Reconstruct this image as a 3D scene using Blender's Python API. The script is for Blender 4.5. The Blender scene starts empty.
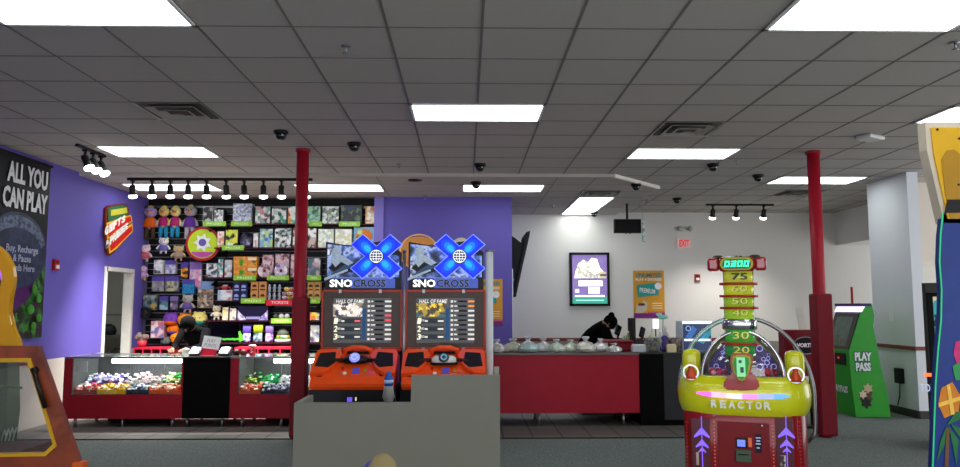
import bpy, bmesh, math, random
from mathutils import Vector, Matrix, noise
C = bpy.context.scene.collection
random.seed(7)
# ---------------- camera, world, exposure ----------------
F_PX = 745.0; TH = math.atan(72.5/745); PS = math.atan(14/745*math.cos(TH)); CZ = 1.46
cd = bpy.data.cameras.new('camera'); cam = bpy.data.objects.new('camera', cd); C.objects.link(cam)
cd.sensor_fit = 'HORIZONTAL'; cd.sensor_width = 36; cd.lens = F_PX/960*36; cd.clip_start = 0.05; cd.clip_end = 100
cam.location = (0, 0, CZ); cam.rotation_euler = (math.pi/2+TH, 0, -PS)
bpy.context.scene.camera = cam
vs = bpy.context.scene.view_settings
vs.view_transform = 'Standard'; vs.look = 'None'; vs.gamma = 1; vs.use_curve_mapping = False; vs.exposure = 0.85
world = bpy.data.worlds.new('world'); bpy.context.scene.world = world; world.use_nodes = True
world.node_tree.nodes['Background'].inputs[0].default_value = (0.93, 0.95, 1.0, 1)
world.node_tree.nodes['Background'].inputs[1].default_value = 1.7      # the rest of the lit hall behind the camera
PANEL = 4.2          # fluorescent diffuser emission

Rt = Vector((math.cos(PS), -math.sin(PS), 0)); F0 = Vector((math.sin(PS), math.cos(PS), 0))
FW = math.cos(TH)*F0 + Vector((0, 0, math.sin(TH))); UP = -math.sin(TH)*F0 + Vector((0, 0, math.cos(TH)))
def ray(px, py): return FW + (px-480)/F_PX*Rt + (233.5-py)/F_PX*UP
def W(px, py, Y):
    d = ray(px, py); return d*(Y/d.y) + Vector((0, 0, CZ))
def WX(px, py, X):
    d = ray(px, py); return d*(X/d.x) + Vector((0, 0, CZ))
def WZ(px, py, Z):
    d = ray(px, py); return d*((Z-CZ)/d.z) + Vector((0, 0, CZ))

# ---------------- materials ----------------
MC = {}
def lin(c):
    if isinstance(c, str):
        c = tuple(int(c[i:i+2], 16)/255 for i in (0, 2, 4))
        c = tuple(x/12.92 if x <= .04045 else ((x+.055)/1.055)**2.4 for x in c)
    return (c[0], c[1], c[2], 1)
def mat(c, rough=.5, metal=0., em=0., var=.06, scale=8., bump=0., coat=0., alpha=1.):
    em = em*.62
    key = ('m', c, rough, metal, em, var, scale, bump, coat, alpha)
    if key in MC: return MC[key]
    m = bpy.data.materials.new('surface'); m.use_nodes = True; n = m.node_tree; b = n.nodes['Principled BSDF']
    col = lin(c)
    tc = n.nodes.new('ShaderNodeTexCoord'); nz = n.nodes.new('ShaderNodeTexNoise'); nz.inputs['Scale'].default_value = scale
    nz.inputs['Detail'].default_value = 3
    n.links.new(tc.outputs['Object'], nz.inputs['Vector'])
    rp = n.nodes.new('ShaderNodeMapRange'); rp.inputs[3].default_value = 1-var*2; rp.inputs[4].default_value = 1+var*2
    n.links.new(nz.outputs['Fac'], rp.inputs[0])
    mx = n.nodes.new('ShaderNodeVectorMath'); mx.operation = 'SCALE'; mx.inputs[0].default_value = col[:3]
    n.links.new(rp.outputs[0], mx.inputs['Scale']); n.links.new(mx.outputs[0], b.inputs['Base Color'])
    b.inputs['Roughness'].default_value = rough; b.inputs['Metallic'].default_value = metal
    b.inputs['Coat Weight'].default_value = coat
    b.inputs['Specular IOR Level'].default_value = .08 if rough >= .7 else (.25 if rough > .28 else .5)
    if em: 
        b.inputs['Emission Color'].default_value = col; b.inputs['Emission Strength'].default_value = em
    if bump:
        bp = n.nodes.new('ShaderNodeBump'); bp.inputs['Strength'].default_value = bump; bp.inputs['Distance'].default_value = .01
        n.links.new(nz.outputs['Fac'], bp.inputs['Height']); n.links.new(bp.outputs[0], b.inputs['Normal'])
    MC[key] = m; return m
def pr(cols, scale=30., em=0., rough=.4, kind='cells', seed=0., metal=0.):
    """printed artwork: irregular patches of a palette"""
    em = em*.62
    key = ('p', tuple(cols), scale, em, rough, kind, seed, metal)
    if key in MC: return MC[key]
    m = bpy.data.materials.new('print'); m.use_nodes = True; n = m.node_tree; b = n.nodes['Principled BSDF']
    tc = n.nodes.new('ShaderNodeTexCoord'); mp = n.nodes.new('ShaderNodeMapping'); mp.inputs['Location'].default_value = (seed, seed*2.3, seed*1.7)
    n.links.new(tc.outputs['Object'], mp.inputs[0])
    if kind == 'cells':
        t = n.nodes.new('ShaderNodeTexVoronoi'); t.inputs['Scale'].default_value = scale
        nz = n.nodes.new('ShaderNodeTexNoise'); nz.inputs['Scale'].default_value = scale*1.4
        mm = n.nodes.new('ShaderNodeVectorMath'); mm.operation = 'MULTIPLY_ADD'
        n.links.new(nz.outputs['Color'], mm.inputs[0]); mm.inputs[1].default_value = (1.2/scale,)*3; n.links.new(mp.outputs[0], mm.inputs[2])
        n.links.new(mm.outputs[0], t.inputs['Vector'])
        sp = n.nodes.new('ShaderNodeSeparateColor'); n.links.new(t.outputs['Color'], sp.inputs[0]); fac = sp.outputs[0]
    else:
        t = n.nodes.new('ShaderNodeTexNoise'); t.inputs['Scale'].default_value = scale; t.inputs['Detail'].default_value = 4
        n.links.new(mp.outputs[0], t.inputs['Vector'])
        r = n.nodes.new('ShaderNodeMapRange'); r.inputs[1].default_value = .32; r.inputs[2].default_value = .68
        n.links.new(t.outputs['Fac'], r.inputs[0]); fac = r.outputs[0]
    cr = n.nodes.new('ShaderNodeValToRGB'); cr.color_ramp.interpolation = 'CONSTANT' if kind == 'cells' else 'LINEAR'
    e = cr.color_ramp.elements
    while len(e) < len(cols): e.new(.5)
    for i, c in enumerate(cols): e[i].position = i/len(cols) if kind == 'cells' else i/max(1, len(cols)-1); e[i].color = lin(c)
    n.links.new(fac, cr.inputs[0]); n.links.new(cr.outputs[0], b.inputs['Base Color'])
    b.inputs['Roughness'].default_value = rough; b.inputs['Metallic'].default_value = metal
    if em: n.links.new(cr.outputs[0], b.inputs['Emission Color']); b.inputs['Emission Strength'].default_value = em
    MC[key] = m; return m
def glassy(tint='FFFFFF', op=.06, rough=.02, spec=.25):
    key = ('g', tint, op, rough, spec)
    if key in MC: return MC[key]
    m = bpy.data.materials.new('clear_plastic'); m.use_nodes = True; n = m.node_tree; n.nodes.remove(n.nodes['Principled BSDF'])
    out = n.nodes['Material Output']
    tr = n.nodes.new('ShaderNodeBsdfTransparent'); tr.inputs[0].default_value = lin(tint)
    gl = n.nodes.new('ShaderNodeBsdfGlossy'); gl.inputs['Roughness'].default_value = rough
    df = n.nodes.new('ShaderNodeBsdfDiffuse'); df.inputs[0].default_value = lin(tint)
    fr = n.nodes.new('ShaderNodeFresnel'); fr.inputs[0].default_value = 1.35
    ml = n.nodes.new('ShaderNodeMath'); ml.operation = 'MULTIPLY_ADD'; ml.inputs[1].default_value = 1; ml.inputs[2].default_value = spec*.12
    n.links.new(fr.outputs[0], ml.inputs[0])
    a = n.nodes.new('ShaderNodeMixShader'); a.inputs[0].default_value = op; n.links.new(tr.outputs[0], a.inputs[1]); n.links.new(df.outputs[0], a.inputs[2])
    c = n.nodes.new('ShaderNodeMixShader'); n.links.new(ml.outputs[0], c.inputs[0]); n.links.new(a.outputs[0], c.inputs[1]); n.links.new(gl.outputs[0], c.inputs[2])
    n.links.new(c.outputs[0], out.inputs[0]); MC[key] = m; return m

# ---------------- mesh builder ----------------
TXT = {}
def text_data(s, bold):
    k = (s, bold)
    if k not in TXT:
        cu = bpy.data.curves.new('t', 'FONT'); cu.body = s; cu.extrude = .5; cu.offset = bold; cu.resolution_u = 2; cu.align_x = 'CENTER'
        cu.space_line = .95
        o = bpy.data.objects.new('t', cu); me = bpy.data.meshes.new_from_object(o)
        vsx = [v.co.copy() for v in me.vertices]; fs = [tuple(p.vertices) for p in me.polygons]
        x0 = min(v.x for v in vsx); x1 = max(v.x for v in vsx); y0 = min(v.y for v in vsx); y1 = max(v.y for v in vsx)
        vv = [((v.x-x0)/(x1-x0), (v.y-y0)/(y1-y0), 1 if v.z > 0 else 0) for v in vsx]
        bpy.data.objects.remove(o); bpy.data.meshes.remove(me); bpy.data.curves.remove(cu)
        TXT[k] = (vv, fs)
    return TXT[k]
X, Yv, Z = Vector((1, 0, 0)), Vector((0, 1, 0)), Vector((0, 0, 1))
class G:
    def __init__(s): s.b = bmesh.new(); s.mats = []; s.sm = []
    def mi(s, m):
        if m not in s.mats: s.mats.append(m)
        return s.mats.index(m)
    def faces(s, vs_, fs, m, smooth=False):
        i = s.mi(m); V = [s.b.verts.new(v) for v in vs_]; out = []
        for f in fs:
            try: q = s.b.faces.new([V[k] for k in f])
            except ValueError: continue
            q.material_index = i; q.smooth = smooth; out.append(q)
        return V, out
    def box(s, x0, x1, y0, y1, z0, z1, m, bev=0., M=None, front=None):
        pts = [Vector((x, y, z)) for z in (z0, z1) for x, y in ((x0, y0), (x1, y0), (x1, y1), (x0, y1))]
        if M is not None: pts = [M @ p for p in pts]
        V, f = s.faces(pts, [(3, 2, 1, 0), (4, 5, 6, 7), (0, 1, 5, 4), (1, 2, 6, 5), (2, 3, 7, 6), (3, 0, 4, 7)], m)
        if front is not None: f[2].material_index = s.mi(front)
        if bev:
            es = list({e for q in f for e in q.edges}); r = bmesh.ops.bevel(s.b, geom=es, offset=bev, segments=2, affect='EDGES', profile=.5)
            for q in r['faces']: q.smooth = True
        return s
    def prism(s, pts, o, ux, uy, th, m, side=None, bev=0.):
        """polygon pts (u,v) in plane o+u*ux+v*uy, thickness th along ux x uy (towards viewer for X,Z)"""
        n = Vector(ux).cross(Vector(uy)).normalized(); o = Vector(o); k = len(pts)
        a = [o+Vector(ux)*u+Vector(uy)*v+n*th for u, v in pts]; b = [p-n*th for p in a]
        V = [s.b.verts.new(p) for p in a+b]; i = s.mi(m); j = s.mi(side or m); fs = []
        for idx, mm in ((list(range(k)), i), ([k+q for q in range(k)][::-1], j)):
            q = s.b.faces.new([V[t] for t in idx]); q.material_index = mm; fs.append(q)
        for t in range(k):
            t2 = (t+1) % k; q = s.b.faces.new([V[t2], V[t], V[k+t], V[k+t2]]); q.material_index = j; fs.append(q)
        if bev: bmesh.ops.bevel(s.b, geom=list({e for q in fs for e in q.edges}), offset=bev, segments=2, affect='EDGES')
        return s
    def quad(s, o, ux, uz, w, h, m):
        o = Vector(o); s.faces([o, o+ux*w, o+ux*w+uz*h, o+uz*h], [(0, 1, 2, 3)], m); return s
    def ring(s, o, ux, uz, ro, ri, th, m, seg=28, sx=1.):
        n = Vector(ux).cross(Vector(uz)).normalized(); o = Vector(o); vsx = []
        for r, d in ((ro, 0), (ro, th), (ri, th), (ri, 0)):
            for k in range(seg):
                a = 2*math.pi*k/seg; vsx.append(o+ux*(r*math.cos(a)*sx)+uz*(r*math.sin(a))+n*d)
        fs = [(p*seg+k, p*seg+(k+1) % seg, ((p+1) % 4)*seg+(k+1) % seg, ((p+1) % 4)*seg+k) for p in range(4) for k in range(seg)]
        s.faces(vsx, fs, m); return s
    def disc(s, o, ux, uz, rx, rz, th, m, seg=24):
        s.prism([(rx*math.cos(2*math.pi*k/seg), rz*math.sin(2*math.pi*k/seg)) for k in range(seg)], o, ux, uz, th, m); return s
    def text(s, t, o, ux, uz, w, h, m, th=.004, bold=.02, shear=0.):
        vv, fs = text_data(t, bold); n = Vector(ux).cross(Vector(uz)).normalized(); o = Vector(o)
        s.faces([o+ux*(u*w+shear*v*h)+uz*(v*h)+n*(d*th) for u, v, d in vv], fs, m); return s
    def tube(s, path, r, m, seg=10, cap=True, flat=1.):
        P = [Vector(p) for p in path]; rs = r if isinstance(r, (list, tuple)) else [r]*len(P); rings = []
        prev = None
        for k, p in enumerate(P):
            t = (P[min(k+1, len(P)-1)]-P[max(k-1, 0)]).normalized()
            a = prev if prev is not None else (Z if abs(t.z) < .9 else X)
            u = (a-t*a.dot(t)).normalized(); w = t.cross(u); prev = u
            rings.append([p+(u*math.cos(2*math.pi*q/seg)*flat+w*math.sin(2*math.pi*q/seg))*rs[k] for q in range(seg)])
        vsx = [v for rg in rings for v in rg]
        fs = [(k*seg+q, k*seg+(q+1) % seg, (k+1)*seg+(q+1) % seg, (k+1)*seg+q) for k in range(len(P)-1) for q in range(seg)]
        if cap: fs += [tuple(range(seg))[::-1], tuple((len(P)-1)*seg+q for q in range(seg))]
        s.faces(vsx, fs, m, True); return s
    def lathe(s, prof, c, m, seg=24, ex=1., sy=1., jit=0., axis=None):
        """prof: (r,z) list, superellipse exponent ex (1 round, <1 squarer)"""
        c = Vector(c); vsx = []; A = axis or Matrix.Identity(3)
        for r, z in prof:
            for q in range(seg):
                a = 2*math.pi*q/seg; ca, sa = math.cos(a), math.sin(a)
                x = math.copysign(abs(ca)**ex, ca)*r; y = math.copysign(abs(sa)**ex, sa)*r*sy
                j = 1+random.uniform(-jit, jit)
                vsx.append(c+A @ Vector((x*j, y*j, z)))
        n = len(prof)
        fs = [(k*seg+q, k*seg+(q+1) % seg, (k+1)*seg+(q+1) % seg, (k+1)*seg+q) for k in range(n-1) for q in range(seg)]
        fs += [tuple(range(seg))[::-1], tuple((n-1)*seg+q for q in range(seg))]
        s.faces(vsx, fs, m, True); return s
    def ball(s, c, r, m, seg=14, sc=(1, 1, 1), M=None):
        c = Vector(c); rg = seg//2+1; vsx = []; 
        for k in range(rg+1):
            t = math.pi*k/rg
            for q in range(seg):
                a = 2*math.pi*q/seg; v = Vector((math.sin(t)*math.cos(a)*r*sc[0], math.sin(t)*math.sin(a)*r*sc[1], -math.cos(t)*r*sc[2]))
                if M is not None: v = M @ v
                vsx.append(c+v)
        fs = [(k*seg+q, k*seg+(q+1) % seg, (k+1)*seg+(q+1) % seg, (k+1)*seg+q) for k in range(rg) for q in range(seg)]
        V, f = s.faces(vsx, fs, m, True)
        bmesh.ops.remove_doubles(s.b, verts=V, dist=r*.002); return s
    def obj(s, name, parent=None, label=None, cat=None, group=None, kind=None, origin=None, local=False):
        me = bpy.data.meshes.new(name); 
        if parent is not None and not local: bmesh.ops.transform(s.b, matrix=ROOT[parent.name].inverted(), verts=s.b.verts)
        if parent is None and not local:
            vsx = s.b.verts
            if origin is None:
                xs = [v.co.x for v in vsx]; ys = [v.co.y for v in vsx]; zs = [v.co.z for v in vsx]
                origin = Vector(((min(xs)+max(xs))/2, (min(ys)+max(ys))/2, min(zs)))
            bmesh.ops.translate(s.b, vec=-Vector(origin), verts=vsx)
        s.b.to_mesh(me); s.b.free()
        for m in s.mats: me.materials.append(m)
        o = bpy.data.objects.new(name, me); C.objects.link(o)
        if parent is not None: o.parent = parent
        elif not local: o.location = origin
        M = Matrix.Translation(origin) if (parent is None and not local) else (ROOT[parent.name] if parent is not None else Matrix.Identity(4))
        ROOT[o.name] = M
        if parent is not None and not local: pass
        tag(o, label, cat, group, kind); return o
ROOT = {}
def tag(o, label=None, cat=None, group=None, kind=None):
    if label: o['label'] = label
    if cat: o['category'] = cat
    if group: o['group'] = group
    if kind: o['kind'] = kind
    return o
def thing(name, label, cat, loc, rz=0., group=None):
    o = bpy.data.objects.new(name, None); C.objects.link(o); o.location = loc; o.rotation_euler = (0, 0, rz)
    o.empty_display_size = .1; tag(o, label, cat, group)
    ROOT[o.name] = Matrix.Translation(Vector(loc)) @ Matrix.Rotation(rz, 4, 'Z'); return o
def dup(root, loc, label, rz=None):
    r = root.copy(); C.objects.link(r); r.location = loc; r['label'] = label
    if rz is not None: r.rotation_euler.z = rz
    for ch in list(root.children):
        c = ch.copy(); C.objects.link(c); c.parent = r
        for g_ in ch.children:
            d = g_.copy(); C.objects.link(d); d.parent = c
    return r
def struct(g, name): return g.obj(name, kind='structure')

# ---------------- shared materials ----------------
RED = mat('9E1428', .45, var=.05); REDM = mat('8A0F1E', .3, coat=.3); BLACK = mat('0A0A0B', .5); BLK2 = mat('141416', .35)
WHITE = mat('E8E8E6', .5); CHROME = mat('C8CACC', .18, 1.); STEEL = mat('8C8E90', .35, .9); GREY = mat('6E7068', .6)
LIME = mat('8CC43C', .5); DARK = mat('050506', .7)
H = 3.25; L = 3.205; XL = -5.2; YB = 14.15; YS = 12.2; YP = 11.9; YSTEP = 9.98
# ---------------- structure ----------------
CEIL = mat('B4AEA8', .9, var=.02, scale=60, bump=.1)
g = G(); g.box(XL-.1, 10, -4, YB+.1, H, H+.08, CEIL); g.prism([(XL-.1, YSTEP), (2.0, YSTEP), (2.87, 10.98), (2.87, YB+.05), (XL-.1, YB+.05)], (0, 0, L), X, Yv, H+.02-L, CEIL); struct(g, 'ceiling')
g = G(); g.prism([(2.03, YSTEP+.0), (2.90, 10.97), (2.87, 11.0), (2.0, YSTEP+.02)], (0, 0, L-.004), X, Yv, H-L+.002, mat('E4DED4', .5)); struct(g, 'lit_ceiling_edge')  # pale strip paints the light on the ceiling's slanting edge
# inlaid T-bar grid
BAR = mat('75716C', .6)
g = G(); yk = [4.66+.605*k for k in range(-14, 17)]; xk = [.10+.61*k for k in range(-9, 17)]
for y in yk:
    if y < YSTEP-.1: g.box(XL, 10, y-.008, y+.008, H-.003, H+.01, BAR)
    else: g.box(1.9, 10, y-.008, y+.008, H-.003, H+.01, BAR)
for x in xk:
    g.box(x-.009, x+.009, -3.8, YB, H-.003, H+.01, BAR)
for y in (11.85, 13.05): g.box(.8, 2.85, y-.006, y+.006, L-.003, L+.01, BAR)
for y in (10.6, 11.25): g.box(XL, 2.85 if y > 11 else 2.4, y-.005, y+.005, L-.002, L+.01, BAR)
for x in (-3.66, -1.22, 1.25, 1.78): g.box(x-.006, x+.006, YSTEP+.01, YP if x < .8 else YB, L-.003, L+.01, BAR)
struct(g, 'trim_1')
# carpet and tile
def carpet_mat():
    m = bpy.data.materials.new('carpet'); m.use_nodes = True; n = m.node_tree; b = n.nodes['Principled BSDF']; b.inputs['Roughness'].default_value = .95
    tc = n.nodes.new('ShaderNodeTexCoord'); a = n.nodes.new('ShaderNodeTexNoise'); a.inputs['Scale'].default_value = 60; a.inputs['Detail'].default_value = 6; a.inputs['Roughness'].default_value = .8
    n.links.new(tc.outputs['Object'], a.inputs[0]); r = n.nodes.new('ShaderNodeValToRGB'); n.links.new(a.outputs[0], r.inputs[0])
    e = r.color_ramp.elements; e[0].position = .35; e[0].color = lin('3A4442'); e[1].position = .7; e[1].color = lin('8A9592')
    n.links.new(r.outputs[0], b.inputs[0]); bp = n.nodes.new('ShaderNodeBump'); bp.inputs['Strength'].default_value = .5; n.links.new(a.outputs[0], bp.inputs['Height']); n.links.new(bp.outputs[0], b.inputs['Normal'])
    return m
def tile_mat():
    m = bpy.data.materials.new('floor_tile'); m.use_nodes = True; n = m.node_tree; b = n.nodes['Principled BSDF']; b.inputs['Roughness'].default_value = .6
    tc = n.nodes.new('ShaderNodeTexCoord'); t = n.nodes.new('ShaderNodeTexBrick'); t.offset = 0; t.inputs['Scale'].default_value = 1
    t.inputs['Brick Width'].default_value = .33; t.inputs['Row Height'].default_value = .33; t.inputs['Mortar Size'].default_value = .009
    t.inputs['Color1'].default_value = lin('6B6864'); t.inputs['Color2'].default_value = lin('625F5B'); t.inputs['Mortar'].default_value = lin('2C2A28')
    n.links.new(tc.outputs['Object'], t.inputs[0]); n.links.new(t.outputs[0], b.inputs[0]); return m
g = G(); g.box(XL-.1, 10, -4, YB+.1, -.08, 0, carpet_mat()); struct(g, 'floor')
g = G(); g.box(XL, 3.4, 8.43, YS, 0, .006, tile_mat()); g.box(.74, 3.4, YS, YB, 0, .006, tile_mat()); struct(g, 'floor_tiles')
g = G(); g.box(XL, 3.4, 8.40, 8.43, 0, .01, mat('1C1C1C', .6)); struct(g, 'trim_2')
PURP = mat('6458AE', .6, var=.01, scale=2); PURP_LIT = mat('8478C8', .6, var=.01); WALLW = mat('E0DDD8', .75, var=.01, scale=1.5); CREAM = mat('D6CCBE', .75, var=.01)
LOWW = mat('C8C4BC', .6, var=.02)
# left wall with the doorway to the stockroom
DY0, DY1, DZ = 10.85, 11.72, 2.0
g = G(); t = .12
for a, b_ in ((-4, DY0), (DY1, YS)):
    g.box(XL-t, XL, a, b_, .8, H, PURP); g.box(XL-t, XL, a, b_, 0, .8, LOWW)
g.box(XL-t, XL, DY0, DY1, DZ, H, PURP); struct(g, 'wall_left')
g = G(); WOOD = mat('7A3A30', .5)
g.box(XL, XL+.02, -4, 9.3, .765, .80, WOOD); struct(g, 'trim_3')
g = G(); FR = mat('D8D6D0', .4)
for y in (DY0, DY1): g.box(XL-t, XL+.02, y-.03, y+.03, 0, DZ+.03, FR)
g.box(XL-t, XL+.02, DY0, DY1, DZ-.03, DZ+.03, FR); struct(g, 'door_1')
g = G(); SR = mat('B9B7AC', .7)
g.box(XL-2.2, XL-t, 10.2, 10.25, 0, 2.6, SR); g.box(XL-2.2, XL-t, 13.4, 13.45, 0, 2.6, SR); g.box(XL-2.25, XL-2.2, 10.2, 13.45, 0, 2.6, SR)
g.box(XL-2.2, XL-t, 10.2, 13.45, 2.6, 2.65, SR); g.box(XL-2.2, XL-t, 10.2, 13.45, -.05, 0, mat('5A5854')); g.box(XL-t, XL-.02, YS+.1, 13.45, 0, 2.6, SR); struct(g, 'wall_stockroom')
# back walls
g = G(); g.box(XL-t, -1.35, YS, YS+.1, 0, H, BLACK); struct(g, 'wall_prizes')
g = G(); g.box(-1.32, .735, YP, YP+.1, 0, L, PURP); g.box(.635, .735, YP+.1, YB, 0, L, PURP); struct(g, 'wall_purple')
g = G(); g.box(-1.47, -1.32, YP-.05, YS, 0, L, PURP_LIT); struct(g, 'trim_4')  # lighter purple paints the spotlight brightness on this wall end
g = G(); g.box(.735, .75, YP-.01, YP+.06, 1.05, 2.05, WHITE); struct(g, 'trim_5')
g = G(); g.box(.6, 10, YB, YB+.1, 0, H, WALLW); struct(g, 'wall_back')
g = G(); g.box(7.1, 10, 10.7, YB, 2.62, H, WALLW); struct(g, 'wall_soffit')
g = G(); g.box(5.9, 6.05, 9.76, 10.75, 0, H, mat('DADDE2', .7, var=.01)); struct(g, 'wall_column')
g = G(); g.box(6.05, 10, 10.6, 10.75, 0, H, CREAM); struct(g, 'wall_right')
g = G(); g.box(5.88, 5.9, 9.76, 10.75, .88, .93, WOOD); g.box(5.88, 6.2, 9.74, 9.76, .88, .93, WOOD); struct(g, 'trim_6')
g = G(); g.box(5.885, 5.9, 9.76, 10.75, 0, .1, mat('3A3835')); g.box(5.9, 6.05, 9.745, 9.76, 0, .1, mat('3A3835')); struct(g, 'baseboard_right')
p = W(919, 300, 10.5); p2 = W(926, 300, 10.5)
g = G(); g.box(p.x, p2.x, 10.52, 10.6, 0, 2.1, FR); g.box(p2.x, p2.x+.9, 10.57, 10.6, 0, 2.1, mat('D8D2C4')); struct(g, 'door_2')
g = G(); g.box(.735, 5.0, YB-.02, YB, .8, .86, WOOD); struct(g, 'trim_7')
g = G(); g.box(.735, 6.0, YB-.015, YB, 0, .8, mat('8E8A84')); struct(g, 'trim_8')
# slat wall grooves: dark boards with thin metal inserts
g = G(); INS = mat('9A9A9C', .4, .4)
for k in range(29):
    z = .35+k*.1
    if z > 3.05: break
    g.box(-5.16, -1.48, YS-.022, YS, z+.006, z+.094, BLK2); g.box(-5.16, -1.48, YS-.012, YS, z-.006, z+.006, INS)
g.box(XL, -5.16, YS-.03, YS, 0, 3.08, STEEL); g.box(XL, -1.48, YS-.03, YS, 3.06, 3.09, STEEL)
struct(g, 'trim_9')
# red posts
for i, (px, py, tz) in enumerate(((303, 153, 1.56), (813, 152, 1.60))):
    q = W(px, py, 8.47); x, y = q.x, 8.47
    t_ = thing('support_post', ('red steel post with a padded red sleeve in front of the prize wall' if i == 0 else 'red steel post with a padded red sleeve beside the green kiosk'), 'post', (x, y, 0))
    G().lathe([(.07, 0), (.07, H)], (x, y, 0), RED, 20).obj('pole', t_)
    G().lathe([(.085, H-.03), (.085, H)], (x, y, 0), RED, 20).obj('collar', t_)
    G().box(x-.085+.02*(i == 0), x+.085+.02, y-.10, y+.10, 0.02, tz, mat('7E1422', .6, bump=.5, scale=12), .02).obj('sleeve', t_)
# ---------------- ceiling fixtures ----------------
def diff_mat():
    m = bpy.data.materials.new('prismatic_diffuser'); m.use_nodes = True; n = m.node_tree; b = n.nodes['Principled BSDF']
    tc = n.nodes.new('ShaderNodeTexCoord'); v = n.nodes.new('ShaderNodeTexVoronoi'); v.inputs['Scale'].default_value = 38
    n.links.new(tc.outputs['Object'], v.inputs['Vector']); r = n.nodes.new('ShaderNodeMapRange'); r.inputs[1].default_value = .0; r.inputs[2].default_value = .6
    r.inputs[3].default_value = 1.1; r.inputs[4].default_value = .75; n.links.new(v.outputs['Distance'], r.inputs[0])
    mm = n.nodes.new('ShaderNodeMath'); mm.operation = 'MULTIPLY'; mm.inputs[1].default_value = PANEL; n.links.new(r.outputs[0], mm.inputs[0])
    b.inputs['Base Color'].default_value = (.8, .8, .8, 1); b.inputs['Emission Color'].default_value = (.93, 1, .98, 1); n.links.new(mm.outputs[0], b.inputs['Emission Strength'])
    return m
DM = diff_mat()
def fixture(x0, x1, y0, y1, z, label):
    t = thing('ceiling_light', label, 'ceiling light', ((x0+x1)/2, (y0+y1)/2, z), group='fluorescent ceiling panels')
    g = G(); f = .025; fm = WHITE
    g.box(x0, x1, y0, y0+f, z-.012, z+.01, fm); g.box(x0, x1, y1-f, y1, z-.012, z+.01, fm); g.box(x0, x0+f, y0, y1, z-.012, z+.01, fm); g.box(x1-f, x1, y0, y1, z-.012, z+.01, fm)
    g.obj('frame', t); G().box(x0+f, x1-f, y0+f, y1-f, z-.008, z-.002, DM).obj('diffuser', t)
xs = lambda k: .10+.61*k
ys = lambda k: 4.66+.605*k
fl = 'fluorescent ceiling light '
fixture(xs(-5), xs(-3), ys(-1), ys(0), H, 'large '+fl+'cut by the top left corner of the view')
fixture(xs(3), xs(5), ys(-1), ys(0), H, 'large '+fl+'at the top right of the view')
fixture(xs(-1), xs(1), ys(3), ys(4), H, fl+'alone in the middle of the ceiling above the racing games')
fixture(xs(-7), xs(-5), ys(6), ys(7), H, fl+'right of the three track spotlights on the left')
fixture(xs(3), xs(5), ys(6), ys(7), H, fl+'behind the square air vent at right of centre')
fixture(xs(7), xs(9), ys(9), ys(10), H, fl+'crossed by the right red post')
fixture(xs(7), xs(9), ys(3), ys(4), H, fl+'at the far right edge above the yellow sign')
fixture(-4.95, -3.67, 10.62, 11.25, L, fl+'behind the spotlights over the plush toys')
fixture(-2.50, -1.23, 10.62, 11.25, L, fl+'right of the left red post above the prize shelves')
fixture(-.06, 1.15, 10.62, 11.25, L, fl+'in front of the purple wall top, two domes beside it')
fixture(1.8, 2.4, 11.82, 13.0, L, fl+'turned lengthwise by the white wall, nearer of the two')
fixture(1.8, 2.4, 13.02, 14.1, L, fl+'turned lengthwise by the white wall, farther of the two')
# more panels of the same grid out of view behind the camera light the near hall
fixture(-6.9, -5.7, 11.0, 11.6, 2.6, 'unseen ceiling light added to brighten the stockroom')  # unseen lamp added so the doorway interior is not dark
for k, j in ((-5, -8), (3, -8), (-1, -5), (7, -5), (-1, -12), (-5, -4), (3, -4), (-5, -12), (3, -12), (7, -9), (-1, -8)):
    fixture(xs(k), xs(k+2), ys(j), ys(j+1), H, fl+'behind the viewer')
def vent(x0, x1, y0, y1, z, label):
    t = thing('ceiling_vent', label, 'vent', ((x0+x1)/2, (y0+y1)/2, z), group='square ceiling air vents')
    G().box(x0+.02, x1-.02, y0+.02, y1-.02, z-.004, z+.002, mat('24221F')).obj('backing', t)
    cx, cy, hx, hy = (x0+x1)/2, (y0+y1)/2, (x1-x0)/2, (y1-y0)/2; m = mat('D8D4CE', .5)
    for k, s in enumerate((1, .74, .48, .22)):
        g = G(); a = .05
        ax, ay = hx*s, hy*s; bx, by = ax-a, ay-a; zz = z-.012-.014*k
        pts = [(cx-ax, cy-ay, zz), (cx+ax, cy-ay, zz), (cx+ax, cy+ay, zz), (cx-ax, cy+ay, zz)]; q = [(cx-bx, cy-by, zz+.022), (cx+bx, cy-by, zz+.022), (cx+bx, cy+by, zz+.022), (cx-bx, cy+by, zz+.022)]
        g.faces([Vector(p) for p in pts+q], [(k_, (k_+1) % 4, 4+(k_+1) % 4, 4+k_) for k_ in range(4)], m)
        bmesh.ops.solidify(g.b, geom=list(g.b.faces), thickness=.002)
        g.obj('slat_ring', t)
vent(xs(-5), xs(-4), ys(3), ys(4), H, 'square air vent in the ceiling above the doorway side at left')
vent(xs(3), xs(4), ys(4), ys(5), H, 'square air vent in the ceiling in front of the right centre light panel')
vent(xs(8), xs(9), 11.35, 11.95, H, 'square air vent above the right row of three spotlights')
vent(1.78, 2.38, 11.15, 11.7, L, 'square air vent touching the lengthwise light panels')
def dome(px, py, z, label):
    q = WZ(px, py-3, z)
    t = thing('dome_camera', label, 'security camera', q, group='black dome cameras on the ceiling')
    G().lathe([(.075, -.03), (.075, 0)], q, BLK2, 18).obj('base', t)
    G().lathe([(.01, -.095), (.035, -.088), (.055, -.065), (.06, -.03)], q, mat('0B0B0D', .12, coat=.5), 18).obj('dome', t)
    G().ball(q+Vector((.025, -.045, -.05)), .012, mat('C0C0C0', .3)).obj('lens', t)
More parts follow.
